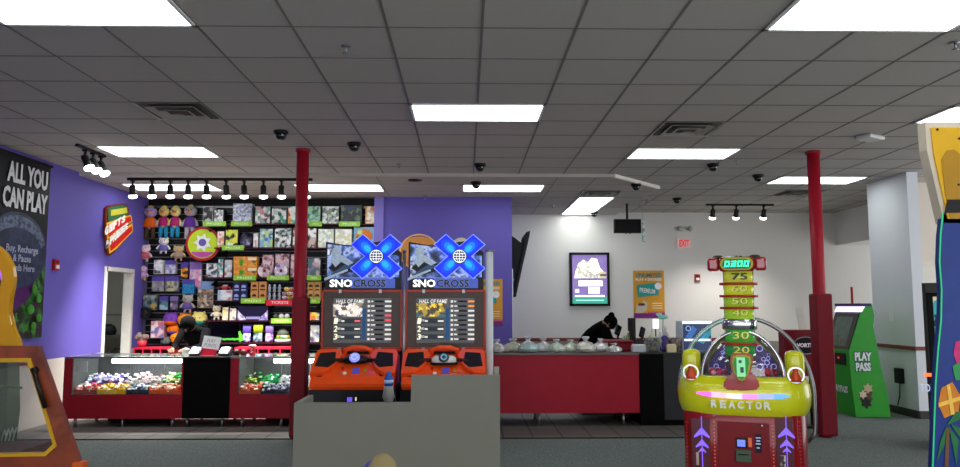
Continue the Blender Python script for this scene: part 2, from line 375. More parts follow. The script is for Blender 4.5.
for px, py, z, l in ((281, 134, H, 'black dome camera left of the left red post top'), (354, 146, H, 'black dome camera on the ceiling right of the left red post'), (480, 167, H, 'black dome camera just in front of the ceiling step'),
                     (476, 185, L, 'black dome camera beside the light over the purple wall'), (713, 167, H, 'black dome camera between the two right hand light panels'), (758, 178, H, 'black dome camera left of the light behind the right post'),
                     (636, 187, L, 'black dome camera below the slanting pale ceiling edge'), (677, 201, H, 'black dome camera near the left end of the right spotlight rail'), (594, 215, L, 'black dome camera at the top edge of the white wall')):
    dome(px, py, z, l)
q = WZ(415, 180, L); g = G(); g.lathe([(.09, -.012), (.1, 0)], q, BLK2, 20); g.obj('ceiling_speaker', label='flat black round speaker in the lower ceiling above the racing games', cat='speaker')
def sprinkler(px, py, z, l):
    q = WZ(px, py, z); t = thing('sprinkler_head', l, 'sprinkler', q, group='ceiling sprinkler heads')
    G().lathe([(.035, -.006), (.035, 0)], q, STEEL, 14).obj('escutcheon', t)
    g = G(); g.tube([q, q+Vector((0, 0, -.05))], .008, STEEL, 8); g.lathe([(.022, -.055), (.022, -.05)], q, STEEL, 10); g.obj('nozzle', t)
for a in ((346, 46, H, 'small chrome sprinkler at the top, left of centre'), (399, 164, H, 'small sprinkler between two dome cameras at centre'), (737, 161, H, 'small sprinkler right of the right centre light'), (955, 42, H, 'small sprinkler near the upper right corner'),
          (553, 205, L, 'small sprinkler in the lower ceiling near the white wall'), (425, 196, L, 'small sprinkler close to the purple wall top'), (639, 204, H, 'small white sprinkler, lower left of a pair above the hanging screen'), (647, 200, H, 'small white sprinkler, upper right of a pair above the hanging screen')): sprinkler(*a)
q = WZ(870, 136, H); g = G(); g.box(q.x-.13, q.x+.13, q.y-.09, q.y+.09, H-.045, H, mat('C8C6C2', .4), .015, Matrix.Translation(q) @ Matrix.Rotation(.5, 4, 'Z') @ Matrix.Translation(-q)); g.obj('wireless_access_point', label='small white box fixed under the ceiling near the right wall column', cat='access point')
# ---------------- track lights ----------------
BULB = mat((1, .98, .93), .3, em=9, var=0)
def spot(q, rz, tilt, label, group, power=40, along=0.):
    t = thing('track_spotlight', label, 'spotlight', q, rz, group)
    A = Matrix.Translation(Vector((0, 0, -.10))) @ Matrix.Rotation(tilt, 4, 'X'); A3 = A.to_3x3()
    G().tube([(0, 0, 0), (0, 0, -.1)], .016, BLK2, 8).obj('stem', t, local=True)
    g = G(); g.box(-.02, .02, -.03, .03, -.02, 0, BLK2); g.obj('adapter', t, local=True)
    o = A @ Vector((0, 0, .02)); hs = G().lathe([(.03, .02), (.04, 0), (.042, -.08), (.055, -.12)], o, BLK2, 14, axis=A3).obj('housing', t, local=True)
    o2 = A @ Vector((0, 0, -.06)); G().lathe([(.04, -.035), (.055, -.05), (.056, -.07), (.038, -.085), (.01, -.09)][::-1], o2, BULB, 14, axis=A3).obj('bulb', hs, local=True)
    ld = bpy.data.lights.new('beam', 'SPOT'); ld.energy = power; ld.spot_size = 1.5; ld.spot_blend = .8; ld.shadow_soft_size = .05; ld.color = (1, .96, .9)
    lo = bpy.data.objects.new('beam', ld); C.objects.link(lo); lo.parent = t; lo.matrix_local = A @ Matrix.Translation(Vector((0, 0, -.19)))
RY = 10.16
r0 = WZ(128, 179.5, L-.02); r1 = WZ(312, 179.5, L-.02)
G().box(r0.x, r1.x, RY-.02, RY+.02, L-.035, L, BLACK).obj('light_track', label='long black rail of spotlights over the prize wall', cat='light track')
names = ['leftmost', 'second from left', 'third from left', 'fourth from left', 'fifth from left', 'sixth from left', 'seventh from left', 'eighth from left', 'ninth from left', 'last, half behind the post']
for i, px in enumerate((137, 156, 174, 191.5, 209.5, 228.8, 246.5, 265.5, 283.3, 307.5)):
    q = WZ(px, 182, L-.035); spot(Vector((q.x, RY, L-.035)), 0, random.uniform(.12, .28), 'black spotlight on the long prize wall rail, '+names[i], 'spotlights over the prize wall', 150)
a = WZ(77, 143.5, H); b_ = WZ(103.4, 155, H)
G().box(a.x-.02, a.x+.02, a.y, b_.y, H-.03, H, BLACK).obj('light_track', label='short black rail of three spotlights near the left wall', cat='light track')
for i, f in enumerate((.3, .58, .88)):
    spot(Vector((a.x, a.y+(b_.y-a.y)*f, H-.03)), math.pi/2, -.45, 'black spotlight on the short left rail, '+['nearest', 'middle', 'farthest'][i], 'spotlights aimed at the left wall', 12)
a = WZ(706, 204, H); b_ = WZ(774, 204, H)
G().box(a.x, b_.x, a.y-.02, a.y+.02, H-.03, H, BLACK).obj('light_track', label='short black rail of three spotlights before the white back wall', cat='light track')
for i, px in enumerate((717, 741, 769)):
    q = WZ(px, 204, H-.03); spot(Vector((q.x, a.y, H-.03)), 0, .35, 'black spotlight on the back wall rail, '+['left', 'middle', 'right'][i]+' of three', 'spotlights by the back wall', 30)
# ---------------- left wall things ----------------
def wq(px, py, X_=-5.2): return WX(px, py, X_)
LU = Vector((0, 1, 0))     # reading direction on the left wall (away from viewer), up is Z; normal = Y x Z = +X
# banner
t = thing('hanging_banner', 'tall dark promotional banner on the left wall reading ALL YOU CAN PLAY', 'banner', (-5.16, 8.3, 1.0))
bx = -5.17; y0, y1 = 7.95, 9.24
g = G(); g.box(bx-.01, bx+.005, y0, y1, 1.08, 3.18, mat('14151C', .5)); g.obj('sheet', t)
g = G(); g.box(bx-.02, bx+.02, y0-.03, y1+.03, 3.17, 3.20, BLACK); g.obj('rail', t)
g = G()
g.quad((bx+.007, y0, 1.08), LU, Z, y1-y0, .9, pr(['0E2412', '1E5A1C', '0A140E', '3C7A2A', '2A0F2A'], 14)); g.obj('green_artwork', t)
g = G()
pts = [(0, 2.2-1.08), (y1-y0-.04, 2.3-1.08), (y1-y0-.30, 1.56-1.08), (.45, 1.25-1.08), (0, 1.35-1.08)]
g.prism(pts, (bx+.008, y0, 1.08), LU, Z, .004, mat('4A1458', .5)); g.obj('purple_pennant', t)
g = G(); cy, cz = y0+.62, 2.36
g.disc((bx+.014, cy+.06, 2.10), LU, Z, .60, .44, .004, pr(['0E1428', '1A2344', '2A3658', '141B38'], 5, kind='noise', seed=2)); g.obj('planet', t)
g = G(); g.prism([(.56*math.cos(a_), .38*math.sin(a_)) for a_ in [math.pi*(.08+.84*k/16) for k in range(17)]]+[(.5*math.cos(a_), .30*math.sin(a_)-.06) for a_ in [math.pi*(.9-.8*k/16) for k in range(17)]], (bx+.018, cy+.06, 2.12), LU, Z, .002, pr(['141C34', '3A4664', '6A7690', '202A48'], 16, kind='noise', seed=4)); g.obj('planet_rim', t)
g = G(); TW = mat('D8D8DC', .5)
g.text('ALL YOU', (bx+.02, 8.36, 2.86), LU, Z, .80, .24, TW, .003, .035); g.text('CAN PLAY', (bx+.02, 8.30, 2.57), LU, Z, .88, .24, TW, .003, .035); g.obj('headline', t)
g = G(); g.text('Buy, Recharge\n& Pause\nCards Here', (bx+.02, 8.42, 1.86), LU, Z, .62, .30, mat('A4A6C0', .5), .002, .01); g.obj('small_print', t)
for y_, z_, r_ in ((8.98, 1.66, .05), (9.08, 1.55, .055), (8.92, 1.42, .06), (9.1, 1.32, .05), (9.0, 1.22, .05)): G().ball((bx+.04, y_, z_), r_, mat('3E8A2A', .4), 12, (.4, 1, 1)).obj('green_orb', t)
# sign
t = thing('wall_sign', 'red and yellow GIFTS & PRIZES sign over the doorway on the left wall', 'sign', (-5.19, 11.0, 2.2))
sy0, sy1 = 10.78, 11.42; sx = -5.19
YEL = mat('E8B020', .4, em=.15); RD = mat('C8201C', .4, em=.15); WR = mat('F4F0E8', .4)
def SP(pts, d=0.):
    out = [WX(px, py, sx) for px, py in pts]; return [(q.y, q.z) for q in out]
def spl(pts, d, th, m, nm):
    P_ = SP(pts); ar = sum(P_[k][0]*P_[(k+1) % len(P_)][1]-P_[(k+1) % len(P_)][0]*P_[k][1] for k in range(len(P_)))
    if ar < 0: P_ = P_[::-1]
    g = G(); g.prism(P_, (sx+d, 0, 0), LU, Z, th, m); return g.obj(nm, t)
spl([(104, 208), (107, 205.5), (120, 203.5), (126, 205), (127, 210), (127, 222), (129, 232), (120, 243), (114, 251), (107, 255.5), (104.5, 252), (105, 243), (103, 238), (103.5, 225)], .0, .03, mat('7C2A1A', .5), 'backing')
spl([(105.5, 209), (108, 207), (119, 205), (125, 206.5), (125.5, 219), (114, 222), (105.5, 227)], .036, .006, mat('2E6A48', .4), 'ribbon')
spl([(107.5, 210), (123.5, 207.5), (124, 213), (107.5, 216)], .044, .006, mat('C8C040', .4), 'ribbon_stripe')
spl([(102.5, 223), (109, 221), (117, 217.5), (127, 215), (128.5, 221.5), (119, 227.5), (111, 233), (103.5, 239.5)], .05, .01, YEL, 'upper_band'); spl([(103.5, 224.5), (109, 222.5), (117, 219), (126.2, 216.5), (127.5, 221), (118, 226.5), (111, 231.5), (104.3, 237.5)], .058, .006, RD, 'upper_band_face')
spl([(104.5, 242), (111, 236), (119, 230), (128.5, 223.5), (129, 231.5), (119, 241.5), (112, 249), (105.5, 253.5)], .05, .01, YEL, 'lower_band'); spl([(105.5, 243), (111, 238), (119, 232), (127.6, 226), (128, 231), (118.5, 240.5), (111.5, 247), (106.3, 251)], .058, .006, RD, 'lower_band_face')
def sword(s_, pts, hs, nm):
    g = G()
    for ch, (px, py), h_ in zip(s_, pts, hs):
        a, b_ = WX(px-1.9, py+1.2, sx+.065), WX(px+1.9, py-1.6, sx+.065); g.text(ch, a, (b_-a).normalized(), Z, (b_-a).length*.92, h_, WR, .006, .06)
    g.obj(nm, t)
sword('GIFTS', [(106.3, 235), (110.5, 232), (114.6, 229), (119, 225.8), (123.3, 222.6)], [.13, .125, .12, .115, .10], 'lettering')
sword('&PRIZES', [(107.3, 248), (111.2, 244), (114.5, 241), (117.5, 238), (120.4, 235.4), (123.2, 232.8), (126, 230)], [.12, .12, .12, .115, .11, .105, .10], 'lettering')
def alarm(c, ux, n, label):
    t = thing('fire_alarm', label, 'fire alarm', c); uz = Z; m = mat('A3141E', .35)
    def bx_(w0, w1, h0, h1, d0, d1, m_, nm):
        g = G(); vs_ = [Vector(c)+ux*u+uz*v+n*d for v in (h0, h1) for u, d in ((w0, d1), (w1, d1), (w1, d0), (w0, d0))]
        g.faces(vs_, [(3, 2, 1, 0), (4, 5, 6, 7), (0, 1, 5, 4), (1, 2, 6, 5), (2, 3, 7, 6), (3, 0, 4, 7)], m_); g.obj(nm, t)
    bx_(-.05, .05, -.07, .07, 0, .04, m, 'body'); bx_(-.03, .03, -.045, .0, .04, .055, WHITE, 'strobe'); bx_(-.035, .035, .02, .05, .04, .046, mat('6E0A12'), 'grille')
q = wq(54, 265); alarm(q, LU, X, 'red fire alarm on the purple left wall beside the banner')
q = W(697, 278, YB); alarm(q, X, -Yv, 'red fire alarm on the white wall left of the tower game')
# stockroom shelf through the doorway
t = thing('storage_shelf', 'dark stockroom shelf seen through the doorway on the left', 'shelf', (-5.9, 12.6, 0))
for z in (.55, .95, 1.3): G().box(-7.0, -5.35, 12.5, 12.9, z, z+.03, STEEL).obj('shelf_board', t)
for x in (-6.98, -5.37): G().box(x, x+.03, 12.5, 12.53, 0, 1.9, STEEL).obj('upright', t)
for i, (x, z, w, c, l) in enumerate(((-6.3, 1.33, .35, '15161A', 'black'), (-6.0, .98, .3, '2A2C30', 'grey'), (-5.8, .58, .3, '3A3430', 'brown'))):
    g = G(); g.lathe([(w*.4, 0), (w*.5, .06), (w*.4, .14), (w*.2, .18)], (x, 12.68, z), mat(c), 12, .6, .5); g.obj('stored_bag', label=l+' bag on the stockroom shelf behind the doorway', cat='bag')
# ---------------- display counters ----------------
CY0, CY1 = 9.24, 9.9
COUNTER_TOP = mat('4A4648', .3)
def showcase(x0, x1, label, tubex):
    t = thing('display_counter', label, 'display counter', ((x0+x1)/2, (CY0+CY1)/2, 0))
    G().box(x0, x1, CY0, CY1, .105, .39, RED).obj('lower_body', t); G().box(x0+.3, x1-.3, CY1-.12, CY1-.08, .006, .105, DARK).obj('shade_panel', t)  # dark panel added in place of the shade under the counter
    gl0, gl1 = x0+.10, x1-.02
    G().box(x0, gl0, CY0, CY1, .39, .828, RED).obj('side_panel', t); G().box(gl0, gl0+.006, CY0+.01, CY1-.03, .39, .828, mat('565C5E', .4)).obj('inner_liner', t); G().box(gl1, x1, CY0, CY1, .39, .828, RED).obj('side_panel', t)
    G().box(gl0, gl1, CY1-.03, CY1, .39, .828, mat('4E5456', .25, .2)).obj('back_panel', t)
    G().box(gl0, gl1, CY0, CY0+.008, .39, .828, glassy('FFFFFF', .015)).obj('front_glass', t)
    G().box(x0, x1, CY0, CY1, .828, .84, glassy('E8F4F0', .10)).obj('glass_top', t)
    g = G(); g.box(x0, x1, CY0-.004, CY0+.012, .826, .846, STEEL); g.box(x0, x1, CY1-.02, CY1, .826, .846, STEEL); g.obj('edge_trim', t)
    G().box(gl0+tubex, gl1, CY0+.28, CY0+.33, .75, .80, mat((1, 1, 1), em=18, var=0)).obj('light_tube', t)
    G().box(gl0+tubex, gl1, CY0+.26, CY0+.35, .80, .83, WHITE).obj('light_housing', t)
    for x in (x0+.15, (x0+x1)/2, x1-.12):
        for y in (CY0+.03, CY1-.1): G().lathe([(.02, 0.006), (.018, .11)], (x, y, 0), STEEL, 10).obj('leg', t)
    for f in (.33, .66): G().box(gl0+(gl1-gl0)*f-.003, gl0+(gl1-gl0)*f+.003, CY1-.05, CY1-.04, .42, .75, STEEL).obj('divider', t)
    return t
showcase(-4.87, -3.435, 'red display counter with lit glass case at the left wall', .34)
showcase(-2.865, -1.62, 'red display counter with lit glass case beside the left red post', .35)
t = thing('service_counter', 'plain black counter block between the two lit display cases', 'counter', (-3.17, 9.6, 0))
G().box(-3.43, -2.87, CY0-.01, CY1, .105, .825, DARK).obj('body', t); G().box(-3.43, -2.87, CY0-.02, CY1, .825, .842, mat('101012', .3)).obj('top', t)
for x in (-3.38, -2.96): G().lathe([(.02, .006), (.018, .11)], (x, 9.28, 0), STEEL, 10).obj('leg', t); G().lathe([(.02, .006), (.018, .11)], (x, 9.8, 0), STEEL, 10).obj('leg', t)
# candy trays
def tray(px0, px1, row, c, cc, label, clabel):
    y = CY0+(.03 if row == 0 else .24); z = .39+(.004 if row == 0 else .0)
    a, b_ = W(px0, 390, y+.05).x, W(px1, 390, y+.05).x; hh = .08 if row == 0 else .15
    t = thing('candy_tray', label, 'tray', ((a+b_)/2, y+.1, z)); m = mat(c, .4)
    g = G(); dep = .19
    g.box(a, b_, y, y+dep, z, z+hh-.04, m)
    g.box(a, b_, y, y+.006, z+hh-.04, z+hh-.025, m); g.box(a, b_, y+dep-.006, y+dep, z+hh-.04, z+hh, m)
    n = max(1, round((b_-a)/.12))
    for k in range(n+1): g.box(a+(b_-a-.006)*k/n, a+(b_-a-.006)*k/n+.006, y, y+dep, z+hh-.04, z+hh, m)
    g.obj('tray', t)
    g = G(); random.seed(int(c, 16) % 91+px0)
    for k in range(int((b_-a)*190)):
        fy = random.random()
        p = Vector((random.uniform(a+.015, b_-.015), y+.012+fy*(dep-.03), z+hh-.045+fy*.055+random.uniform(0, .035 if row == 0 else .07)))
        g.box(-.022, .022, -.012, .012, -.008, .008, mat(random.choice(cc), .3), 0, Matrix.Translation(p) @ Matrix.Rotation(random.uniform(0, 3), 4, 'Z') @ Matrix.Rotation(random.uniform(-.7, .7), 4, 'X'))
    g.obj('wrapped_candies', label=clabel, cat='candy', kind='stuff')
random.seed(3)
tray(76, 98, 0, 'A81C1C', ['E8D8D8', 'E04040', 'F0F0F0', 'A05050'], 'red candy tray at the left end of the left case', 'pale and red small prizes in the leftmost tray of the left case')
tray(99, 127, 0, 'D8B018', ['E8C830', 'F0E8D0', '904030', 'E0A020'], 'yellow candy tray in front of the purple heap', 'yellow mixed small prizes in the yellow tray')
tray(128, 150, 0, '1C2440', ['20304A', 'E8E8E8', '6070A0'], 'navy candy tray in the middle of the left case', 'dark and white small prizes in the navy tray of the left case')
tray(151, 180, 0, 'D05018', ['E8E8E8', 'E07030', 'F0C0A0', '604030'], 'orange candy tray at the right end of the left case', 'white and orange small prizes in the left case')
tray(87, 125, 1, '5A3AA0', ['C8B8F0', '8060D0', 'F0F0F8', 'FFFFFF'], 'purple candy tray heaped with pale sweets', 'heap of white and lilac sweets in the purple tray')
tray(126, 163, 1, 'C8C8C8', ['F4F4F4', 'E8C0C8', '806060', 'FFFFFF'], 'white rear tray in the middle of the left case', 'white and pink sweets in the rear middle tray')
tray(164, 181, 1, '18803A', ['18903A', 'E8E8A0', 'F0F0F0', '20A048'], 'green tray at the right of the left case', 'green and cream sweets in the rear right tray of the left case')
tray(233, 261, 0, 'D8501C', ['E07848', 'F0E0D8', 'C03020', 'E8A080'], 'orange candy tray at the left of the right case', 'orange and pale sweets in the right case')
tray(262, 291, 0, '1A1E44', ['E8E8F0', '20244A', 'B0B0C8'], 'navy candy tray beside the post in the right case', 'white and navy small prizes in the right case')
tray(292, 318, 0, 'D89018', ['E8A820', 'F0F0E0'], 'amber candy tray behind the left red post', 'amber sweets in the tray behind the post')
tray(240, 262, 1, '1C7A30', ['C8E040', '20A040', 'E8F0C0', '103818'], 'dark green tray heaped with lime sweets', 'lime and green sweets heaped in the right case')
tray(263, 279, 1, '10A050', ['18B060', '80E0A0', '10803A'], 'bright green rear tray in the right case', 'bright green packets in the rear of the right case')
tray(280, 318, 1, 'D0D0D0', ['F8F8F8', 'D8D8E0', '303030'], 'white rear tray in the right case by the post', 'white and black small prizes in the rear right tray')
g = G(); a, b_ = W(75.5, 372, CY0+.012), W(88, 361.5, CY0+.012); g.box(a.x, b_.x, CY0+.009, CY0+.013, a.z, b_.z, WHITE); g.obj('paper_notice', label='small white paper notice inside the left display case glass', cat='notice')
# middle red counter and black end counter
MY = 9.2
t = thing('red_counter', 'long red front counter carrying the row of plastic bags', 'counter', (1.0, 9.5, 0))
G().box(-.3, 2.12, MY, MY+.75, .165, .865, mat('A0122A', .5)).obj('body', t); G().box(-.32, 2.12, MY-.02, MY+.77, .865, .885, mat('6A6460', .3)).obj('top', t)
for x in (-.2, .9, 1.93):
    for y in (MY+.07, MY+.62): G().lathe([(.022, .006), (.018, .165)], (x, y, 0), STEEL, 10).obj('leg', t)
t = thing('black_counter', 'black and charcoal counter end where the registers stand', 'counter', (3.0, 9.5, 0))
G().box(2.125, 2.42, MY-.01, MY+.75, .08, .875, DARK).obj('front_panel', t)
G().box(2.42, 3.9, MY+.01, MY+.75, .08, .875, mat('2A2C2E', .5)).obj('body', t); G().box(2.12, 3.92, MY-.02, MY+.9, .875, .89, mat('3A3836', .35)).obj('top', t)
G().box(2.15, 3.85, MY+.06, MY+.7, 0.006, .08, DARK).obj('plinth', t)
# back bench of red cubbies under the prize wall
for i, (px0, px1, n) in enumerate(((137, 173, 4), (237, 305, 6))):
    a, b_ = W(px0, 345, 11.6).x, W(px1, 345, 11.6).x; ztop = W(150, 347, 11.6).z
    t = thing('cubby_bench', ['red cubby bench below the plush toys at the left wall', 'red cubby bench below the bag prizes left of the post'][i], 'bench', ((a+b_)/2, 11.8, 0))
    G().box(a, b_, 11.48, 11.84, ztop-.03, ztop, mat('A01830', .4)).obj('top', t)
    for k in range(n+1): x = a+(b_-a-.02)*k/n; G().box(x, x+.02, 11.48, 11.8, 0.006, ztop-.03, mat('A01830', .4)).obj('divider', t)
    G().box(a, b_, 11.8, 11.83, 0.006, ztop-.03, DARK).obj('back_panel', t)
# ---------------- prize wall ----------------
SF = 11.86                                       # front edge of the shelves
rows = {1: (223.5, 202, 376), 2: (247.5, 214, 376), 3: (277.5, 204, 322), 4: (300.5, 215, 322), 5: (320.5, 203, 322), 6: (342.5, 200, 322)}
SZ = {}
ordn = {1: 'top', 2: 'second', 3: 'third', 4: 'fourth', 5: 'fifth', 6: 'lowest'}
tags = {1: [(203, 226), (231, 252), (309, 322), (339, 360)], 2: [(222, 244)], 3: [(267, 289), (307, 321), (233.5, 256)], 4: [(241, 265), (308, 320)], 5: [(271, 293)], 6: []}
for k, (py, xa, xb) in rows.items():
    a, b_ = W(xa, py, SF).x, min(W(xb, py, SF).x, -1.49); z = W(250, py, SF).z; SZ[k] = z
    t = thing('wall_shelf', 'dark red-edged prize shelf, '+ordn[k]+' of the six on the black slat wall', 'shelf', ((a+b_)/2, 12.0, z), group='prize wall shelves')
    bd = G().box(a, b_, SF, YS-.022, z-.02, z, mat('1A0A0E', .4), front=mat('3A0C18', .4)).obj('board', t)
    for x in ((a+.1, (a+b_)/2, b_-.1) if k != 6 else ()): g = G(); g.prism([(0, 0), (.28, .10), (.30, .10), (.30, -.02)], (x, SF+.02, z-.12), Yv, Z, .008, BLACK); g.obj('bracket', t)
    for (u0, u1) in tags[k]:
        p0, p1 = W(u0, py, SF-.01), W(u1, py, SF-.01)
        g = G(); g.box(p0.x, p1.x, SF-.012, SF-.002, z-.045, z+.035, LIME); g.text('PRIZES', (p0.x+.06, SF-.012, z-.022), X, Z, p1.x-p0.x-.12, .035, mat('E0F0C0', .5), .001, .01); g.obj('price_strip', bd)
    if k == 4:
        p0, p1 = W(266, py, SF-.01), W(293.5, py, SF-.01)
        g = G(); g.box(p0.x, p1.x, SF-.012, SF-.002, z-.08, z+.012, mat('C8283C', .5)); g.text('TICKETS', (p0.x+.08, SF-.012, z-.05), X, Z, p1.x-p0.x-.16, .04, WHITE, .001, .01); g.obj('price_strip', bd, label='red price strip')
def stock(name, label, cat, x0, y0, x1, row, front, side='26262A', depth=.16, y=None, group=None, parts=None, ztop=None, gap=.004):
    """boxed toy standing on a shelf; y0 = its top edge in the view"""
    yy = SF+.03 if y is None else y
    a = W(x0, y0, yy).x+gap; b_ = W(x1, y0, yy).x-gap; z0 = SZ[row]; z1 = W(x0, y0, yy).z
    g = G(); g.box(a, b_, yy, yy+depth, z0, z1, mat(side, .5) if isinstance(side, str) else side, .004)
    g.quad((a+.006, yy-.001, z0+.006), X, Z, b_-a-.012, z1-z0-.012, front)
    return g.obj(name, label=label, cat=cat, group=group)
P = pr
S = stock
# top shelf
S('toy_box', 'dark toy box with a white side, leftmost on the top prize shelf', 'toy', 203, 206.5, 213.4, 1, P(['111114', '111114', '1C1C20', 'B8B8B8', '3A2A2A'], 16, seed=1), 'C8C8C8')
S('toy_box', 'silver patterned toy box, second on the top prize shelf', 'toy', 214, 209.5, 224, 1, P(['D8D8DC', '9A9AA0', 'F0F0F0', '606068'], 30, seed=2))
S('toy_box', 'wide pale blue-grey box above a green strip on the top prize shelf', 'toy', 233, 203.5, 252, 1, P(['C8CCE0', 'A8B0CC', 'E4E6F0', '8088A8'], 34, seed=3), 'C0C4D0')
S('plush_pack', 'pink and white plush pack on the top prize shelf', 'toy', 255, 206, 271, 1, P(['E8DCE0', 'C89098', 'F4F0F0', '60504E', '88B8A8'], 18, seed=4))
S('plush_pack', 'teal and white plush pack on the top prize shelf', 'toy', 271.5, 208, 287, 1, P(['E8ECE8', '30A088', 'F4F4F4', '405048', 'B8C8C0'], 18, seed=5))
S('toy_box', 'white box with red and yellow blobs left of the red post on the top shelf', 'toy', 287.5, 206, 300, 1, P(['E8ECE8', 'D84028', 'E8A830', '60B0A8', 'F4F4F4'], 16, seed=6))
S('toy_box', 'green tinted toy box just right of the post on the top shelf', 'toy', 307, 206, 321, 1, P(['9AC0A8', '60A890', 'C8D8B8', '406858'], 20, seed=7))
S('toy_box', 'mottled grey toy box on the top prize shelf', 'toy', 322, 206, 339.5, 1, P(['B8C0B8', '808880', 'DCE4DC', '50585A'], 26, seed=8))
S('toy_box', 'large black box with a green band on the top prize shelf', 'toy', 340.5, 205, 362.5, 1, P(['101418', '101418', '203028', '58685E', '182A58'], 12, seed=9), '101010')
S('card_pack', 'orange and white card pack at the right end of the top shelf', 'toy', 365, 206, 375, 1, P(['E8D8C0', 'C87840', 'F0E8D8', 'D8A878'], 18, seed=10))
# second shelf
S('toy_box', 'peach toy box beside the round sign', 'toy', 217, 231, 225, 2, P(['E8C8B0', 'D09078', 'F0E0D8'], 24, seed=11))
S('toy_box', 'yellow box with a black and white bird patch on the second shelf', 'toy', 225.4, 229.5, 238.5, 2, P(['E8D840', 'F0F0F0', 'C8D848', '202020', 'E8E048'], 14, seed=12))
S('toy_box', 'thin pale pink box beside the dark ball', 'toy', 253, 233, 259, 2, P(['E8D8D8', 'C8A8A8', 'F4F0F0'], 24, seed=13))
S('toy_box', 'pale blue and green box on the second shelf', 'toy', 259.5, 228.5, 273.5, 2, P(['B8D8D8', '80B8D8', 'C8D878', 'E8F0E8', '4878A8'], 20, seed=14))
for j, (y0_, r_) in enumerate(((228, 0), (238, 0))):
    pass
S('toy_box', 'white and black patterned box left of the post on the second shelf', 'toy', 274.5, 228, 292, 2, P(['E8E8E8', '90A8A0', 'F4F4F4', '404848', 'C8D0D0'], 22, seed=15))
S('toy_box', 'red, black and white box half behind the post on the second shelf', 'toy', 292.5, 228, 304, 2, P(['E0E0E0', 'A82028', '202020', 'F0F0F0', 'C8C0C0'], 18, seed=16))
S('toy_box', 'black and white box just right of the post on the second shelf', 'toy', 307.5, 228, 317, 2, P(['E0D8D0', 'A84038', '181818', 'F0F0F0', 'C8B8B0'], 18, seed=17))
S('toy_box', 'white box on the second shelf, nearer the post of two alike', 'toy', 318, 229, 334, 2, P(['E8ECE4', 'D8DCB8', 'F8F8F4', 'C8D0C8'], 22, seed=18), 'D8D8D0')
S('toy_box', 'white box right of its twin, beside the round-windowed box', 'toy', 335, 229, 352, 2, P(['ECECE0', 'E0D8A8', 'F8F8F4', 'D0D0C8'], 22, seed=19), 'D8D8D0')
q = W(247.5, 239, SF+.12); r_ = .125
g = G(); g.ball((q.x, q.y, SZ[2]+r_), r_, pr(['141420', '20203A', '5A5878', 'C8C0E0'], 9, kind='noise', seed=3), 16); g.obj('play_ball', label='dark glossy ball on the second prize shelf', cat='ball')
# box with round orange-green window
a, b_ = W(354, 228, SF+.03).x, W(374.5, 228, SF+.03).x
t = thing('toy_box', 'blue box with a round orange-green window at the right end of the second shelf', 'toy', ((a+b_)/2, SF+.1, SZ[2]))
G().box(a, b_, SF+.03, SF+.17, SZ[2], W(354, 227, SF).z, mat('88B0D0', .4)).obj('carton', t)
cx, cz = (a+b_)/2, (SZ[2]+W(354, 227, SF).z)/2+.02
g = G(); g.disc((cx, SF+.029, cz), X, Z, .13, .12, .006, mat('E08030', .4)); g.prism([(-.13, .0), (-.05, .0), (.0, -.03), (.1, -.05), (.06, -.11), (-.06, -.11)], (cx, SF+.022, cz), X, Z, .005, mat('38A040', .4)); g.prism([(-.11, .03), (-.03, .03), (-.03, .1), (-.1, .09)], (cx, SF+.022, cz), X, Z, .005, mat('C8D888', .4)); g.obj('window_art', t)
# third shelf
S('toy_bag', 'silver foil toy bag on the third shelf', 'toy', 206, 263.5, 218, 3, P(['C8CCD0', '888C90', 'F0F4F4', '505458'], 26, seed=20, metal=.4), 'A0A4A8')
S('toy_box', 'teal and pink box on the third shelf', 'toy', 218, 258.5, 224, 3, P(['80C0B8', 'D89098', 'E8E8E8', '408880'], 26, seed=21))
S('toy_box', 'grey box with a red patch on the third shelf', 'toy', 224.3, 259.5, 233, 3, P(['B8C0C4', '98A0A8', 'D04048', 'D8DCE0'], 22, seed=22))
def crate(x0, y0, x1, y1, z0, label):
    yy = SF+.03; a, b_ = W(x0, y0, yy).x, W(x1, y0, yy).x; z1 = z0+(W(x0, y0, yy).z-W(x0, y1, yy).z)
    t = thing('orange_carton', label, 'carton', ((a+b_)/2, yy+.08, z0), group='orange cartons on the third shelf')
    G().box(a, b_, yy, yy+.16, z0, z1, mat('D88828', .5), .004, front=pr(['E89830', 'D87820', 'F0B048', '8A4A18'], 14, kind='noise', seed=x0)).obj('carton', t)
    g = G(); cx = a+(b_-a)*.35; cz = (z0+z1)/2
    g.prism([(.05*math.cos(k*math.pi/8)*(1 if k % 2 else .55), .055*math.sin(k*math.pi/8)*(1 if k % 2 else .55)) for k in range(16)], (cx, yy-.001, cz), X, Z, .004, mat('48A020', .5)); g.obj('green_splash', t)
    G().box(a+(b_-a)*.62, b_-.01, yy-.005, yy, z1-.06, z1-.015, mat('F0E0B8', .5)).obj('cream_label', t); return z1-z0
zz = SZ[3]+.03; h_ = crate(233.5, 265.5, 257, 276, SZ[3], 'orange carton with a green splash, lower of the two stacked'); crate(233.5, 255, 257, 265.5, SZ[3]+h_, 'orange carton with a green splash, upper of the two stacked')
def ringtoy(px, py, r, c, label):
    yy = SF+.06; q = W(px, py, yy)
    g = G(); n = 16
    g.lathe([(r, -.02), (r*1.02, 0), (r, .02)], (q.x, yy+.02, q.z), mat('E8D8E0', .5), 18, axis=Matrix.Rotation(math.pi/2, 3, 'X'))
    g.ring((q.x, yy-.005, q.z), X, Z, r*.95, r*.38, .014, pr(c, 22, seed=px), 18); g.ball((q.x, yy-.004, q.z), r*.22, mat('8A3A40', .4), 8)
    g.obj('donut_plush', label=label, cat='plush toy', group='pink and white donut plushies')
